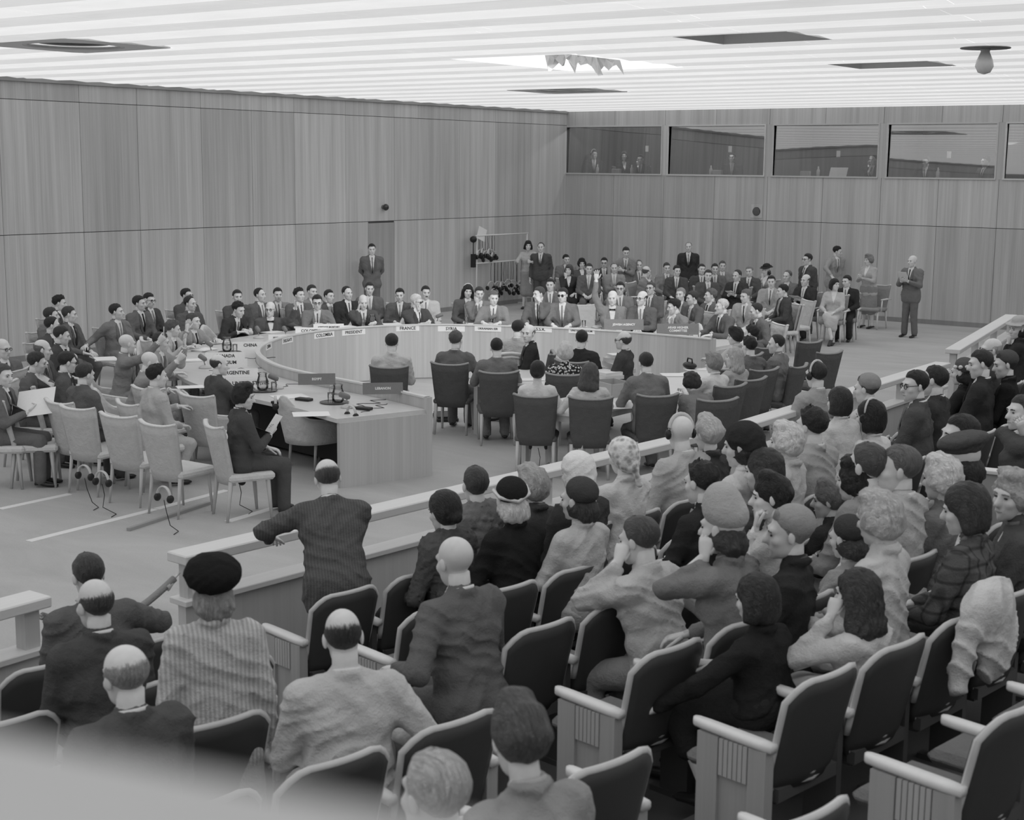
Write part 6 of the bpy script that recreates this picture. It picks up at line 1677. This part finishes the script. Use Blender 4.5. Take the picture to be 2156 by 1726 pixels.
# ================================================================== HELD AND LAID THINGS
def held(key, hand, w, h, lab, g=228, tilt=55, up=.05, rz_=0):
    W = who(key); p = (W['rh']+W['lh'])/2 if hand == 'b' else W[hand]
    o = MB().box(-w/2, w/2, -h/2, h/2, -.002, .002).obj('paper_sheet', plain(g, .7)); o.location = p+Vector((0, 0, up)); o.rotation_euler = (R_(tilt), R_(rz_), W['rot']-PI/2); tag(o, lab, 'paper', 'papers in hands')
held('bald man standing with a paper', 'b', .20, .24, 'paper held by the bald man standing near back wall', 200, 60, .06)
held('reading a white document', 'b', .34, .42, 'white document read by the man at left edge', 232, 14, .07, 48)
held('dense dark curls', 'rh', .18, .22, 'white sheet held by the curly haired man', 225, 55, .06)
held('holding white papers', 'b', .22, .28, 'white papers held by the balding man in back rows', 225, 20, .03)
held('balding man in dark suit looking left', 'b', .18, .22, 'white paper held by the balding man looking left', 225, 20, .03)
W = who('raising a pencil'); m = MB(); m.tube([W['rh']-Vector((0, 0, .05)), W['rh']+Vector((.01, 0, .13))], .005, 6); tag(m.obj('pencil', plain(225)), 'pencil held up by the white haired man', 'pencil')
paper(tuple(at_z(222, 745, .74)), heading(20), 'white papers on the left advisers\' laps', 4, .4, .3).location.z = .66
W = who('seated policeman'); b = W['M'] @ Vector((-.07, .15, .93)); tag(MB().ball(tuple(b), .028, 8, 6).obj('badge', plain(215, .3, .6)), 'bright badge on the policeman\'s chest', 'badge')
# pocket handkerchief-sized things, coat and shawls in the audience
def coat(px, py, z, a, lab, g, s=1.0):
    p = at_z(px, py, z); P_ = [('e', (0, 0, .02), rx(10), (.24*s, .10, .16), .06), ('e', (.10*s, -.02, -.16), ry(12), (.20*s, .08, .20), .08), ('c', (-.2*s, .02, -.05), (-.24*s, .04, -.30), .06, .05, .05)]
    V, Q = sdf_mesh(P_, .012, folds(int(px), .012, .11)); o = link('folded_coat', np_mesh('coat', V, Q, True, [cloth(g)])); o.location = p; o.rotation_euler = (0, 0, heading(a)-PI/2); tag(o, lab, 'coat'); return o
coat(2078, 1290, row_z(4)+.93, 234, 'pale coat draped over an empty theatre seat', 178)
t = thing('shoulder_bag', 'dark handbag with looped strap beside the black coated woman', 'handbag', at_z(2055, 862, row_z(1)+.62), heading(234)-PI/2)
MB().ball((0, 0, 0), (.14, .07, .10), 12, 8).obj('bag', plain(60, .5), t); m = MB(); m.tube([(-.10, 0, .07), (-.09, 0, .2), (.09, 0, .2), (.10, 0, .07)], .01, 6); m.obj('strap', BLK, t)
# booth desk items
for i, (px, py, kind) in enumerate(((1258, 345, 'b'), (1298, 356, 'x'), (1497, 352, 'b'), (1511, 358, 'x'), (1723, 352, 'b'), (1696, 358, 'x'), (1764, 352, 'p'), (1975, 356, 'b'), (1330, 357, 'b'))):
    p = at_y(px, py, YB+.45); z = 2.5+.762
    nm = {'b': 'water_bottle', 'x': 'control_box', 'p': 'open_paper'}[kind]; lab = {'b': 'pale bottle', 'x': 'small grey control box', 'p': 'tilted white paper'}[kind]+' on a booth desk, %s of its kind from the left' % ORD[{0: 0, 8: 1, 2: 2, 4: 3, 7: 4, 1: 0, 3: 1, 5: 2, 6: 0}[i]]
    if kind == 'b': o = MB().lathe([(.04, 0), (.042, .14), (.018, .19), (.018, .24)], 10).obj(nm, plain(190, .3, .5))
    elif kind == 'x': o = MB().box(-.12, .12, -.06, .06, 0, .13, bev=.01).obj(nm, plain(130, .6))
    else: o = MB().box(-.22, .22, -.004, .004, 0, .24, M=rotm('X', -25)).obj(nm, plain(215, .7))
    o.location = (p.x, p.y, z); tag(o, lab, {'b': 'bottle', 'x': 'control box', 'p': 'paper'}[kind], 'things on the booth desks')
# added ledge right in front of the camera, lower left

# pale ledge added below the lens for an unidentified out-of-focus blur, lower left
LZ = 3.37; A_, B_ = at_z(-150, 1515, LZ), at_z(1050, 1752, LZ); d = (B_-A_).normalized(); nrm = Vector((d.y, -d.x, 0)); nrm = nrm if nrm.dot(A_) < 0 else -nrm
t = thing('camera_ledge', 'pale ledge added close below the camera for the blur at the lower left', 'ledge', (A_.x, A_.y, row_z(6)))
q0, q1 = Vector((0, 0, 0))-d*.9, (B_-A_)+d*.02; h = LZ-row_z(6)
m = MB(); pl = [q0, q1, q1+nrm*.10, q0+nrm*.10]; pl = pl if (pl[1]-pl[0]).cross(pl[2]-pl[1]).z > 0 else pl[::-1]; m.prism([(v.x, v.y) for v in pl], h-.035, h); m.obj('board', plain(142, .7), t)
for q in (q0+d*.08+nrm*.05, q1-d*.05+nrm*.05): m = MB(); m.tube([(q.x, q.y, 0), (q.x, q.y, h-.035)], .022, 8); m.obj('post', plain(120, .7), t)
# low wooden partition at the right edge of the seating
a_, b_ = at_z(2070, 986, 1.30), at_z(2230, 1002, 1.30); d = b_-a_; an = math.atan2(d.y, d.x); k_ = row_z(3)
t = thing('wooden_partition', 'low wooden partition with pale top at the right edge', 'partition', (a_.x, a_.y, k_), an)
MB().box(0, d.length, -.04, .04, 0, 1.30-k_-.03).obj('panel', wood(120, .5, .12, 2, 0), t); MB().box(-.02, d.length+.02, -.06, .06, 1.30-k_-.03, 1.30-k_, bev=.005).obj('cap', RAIL, t)
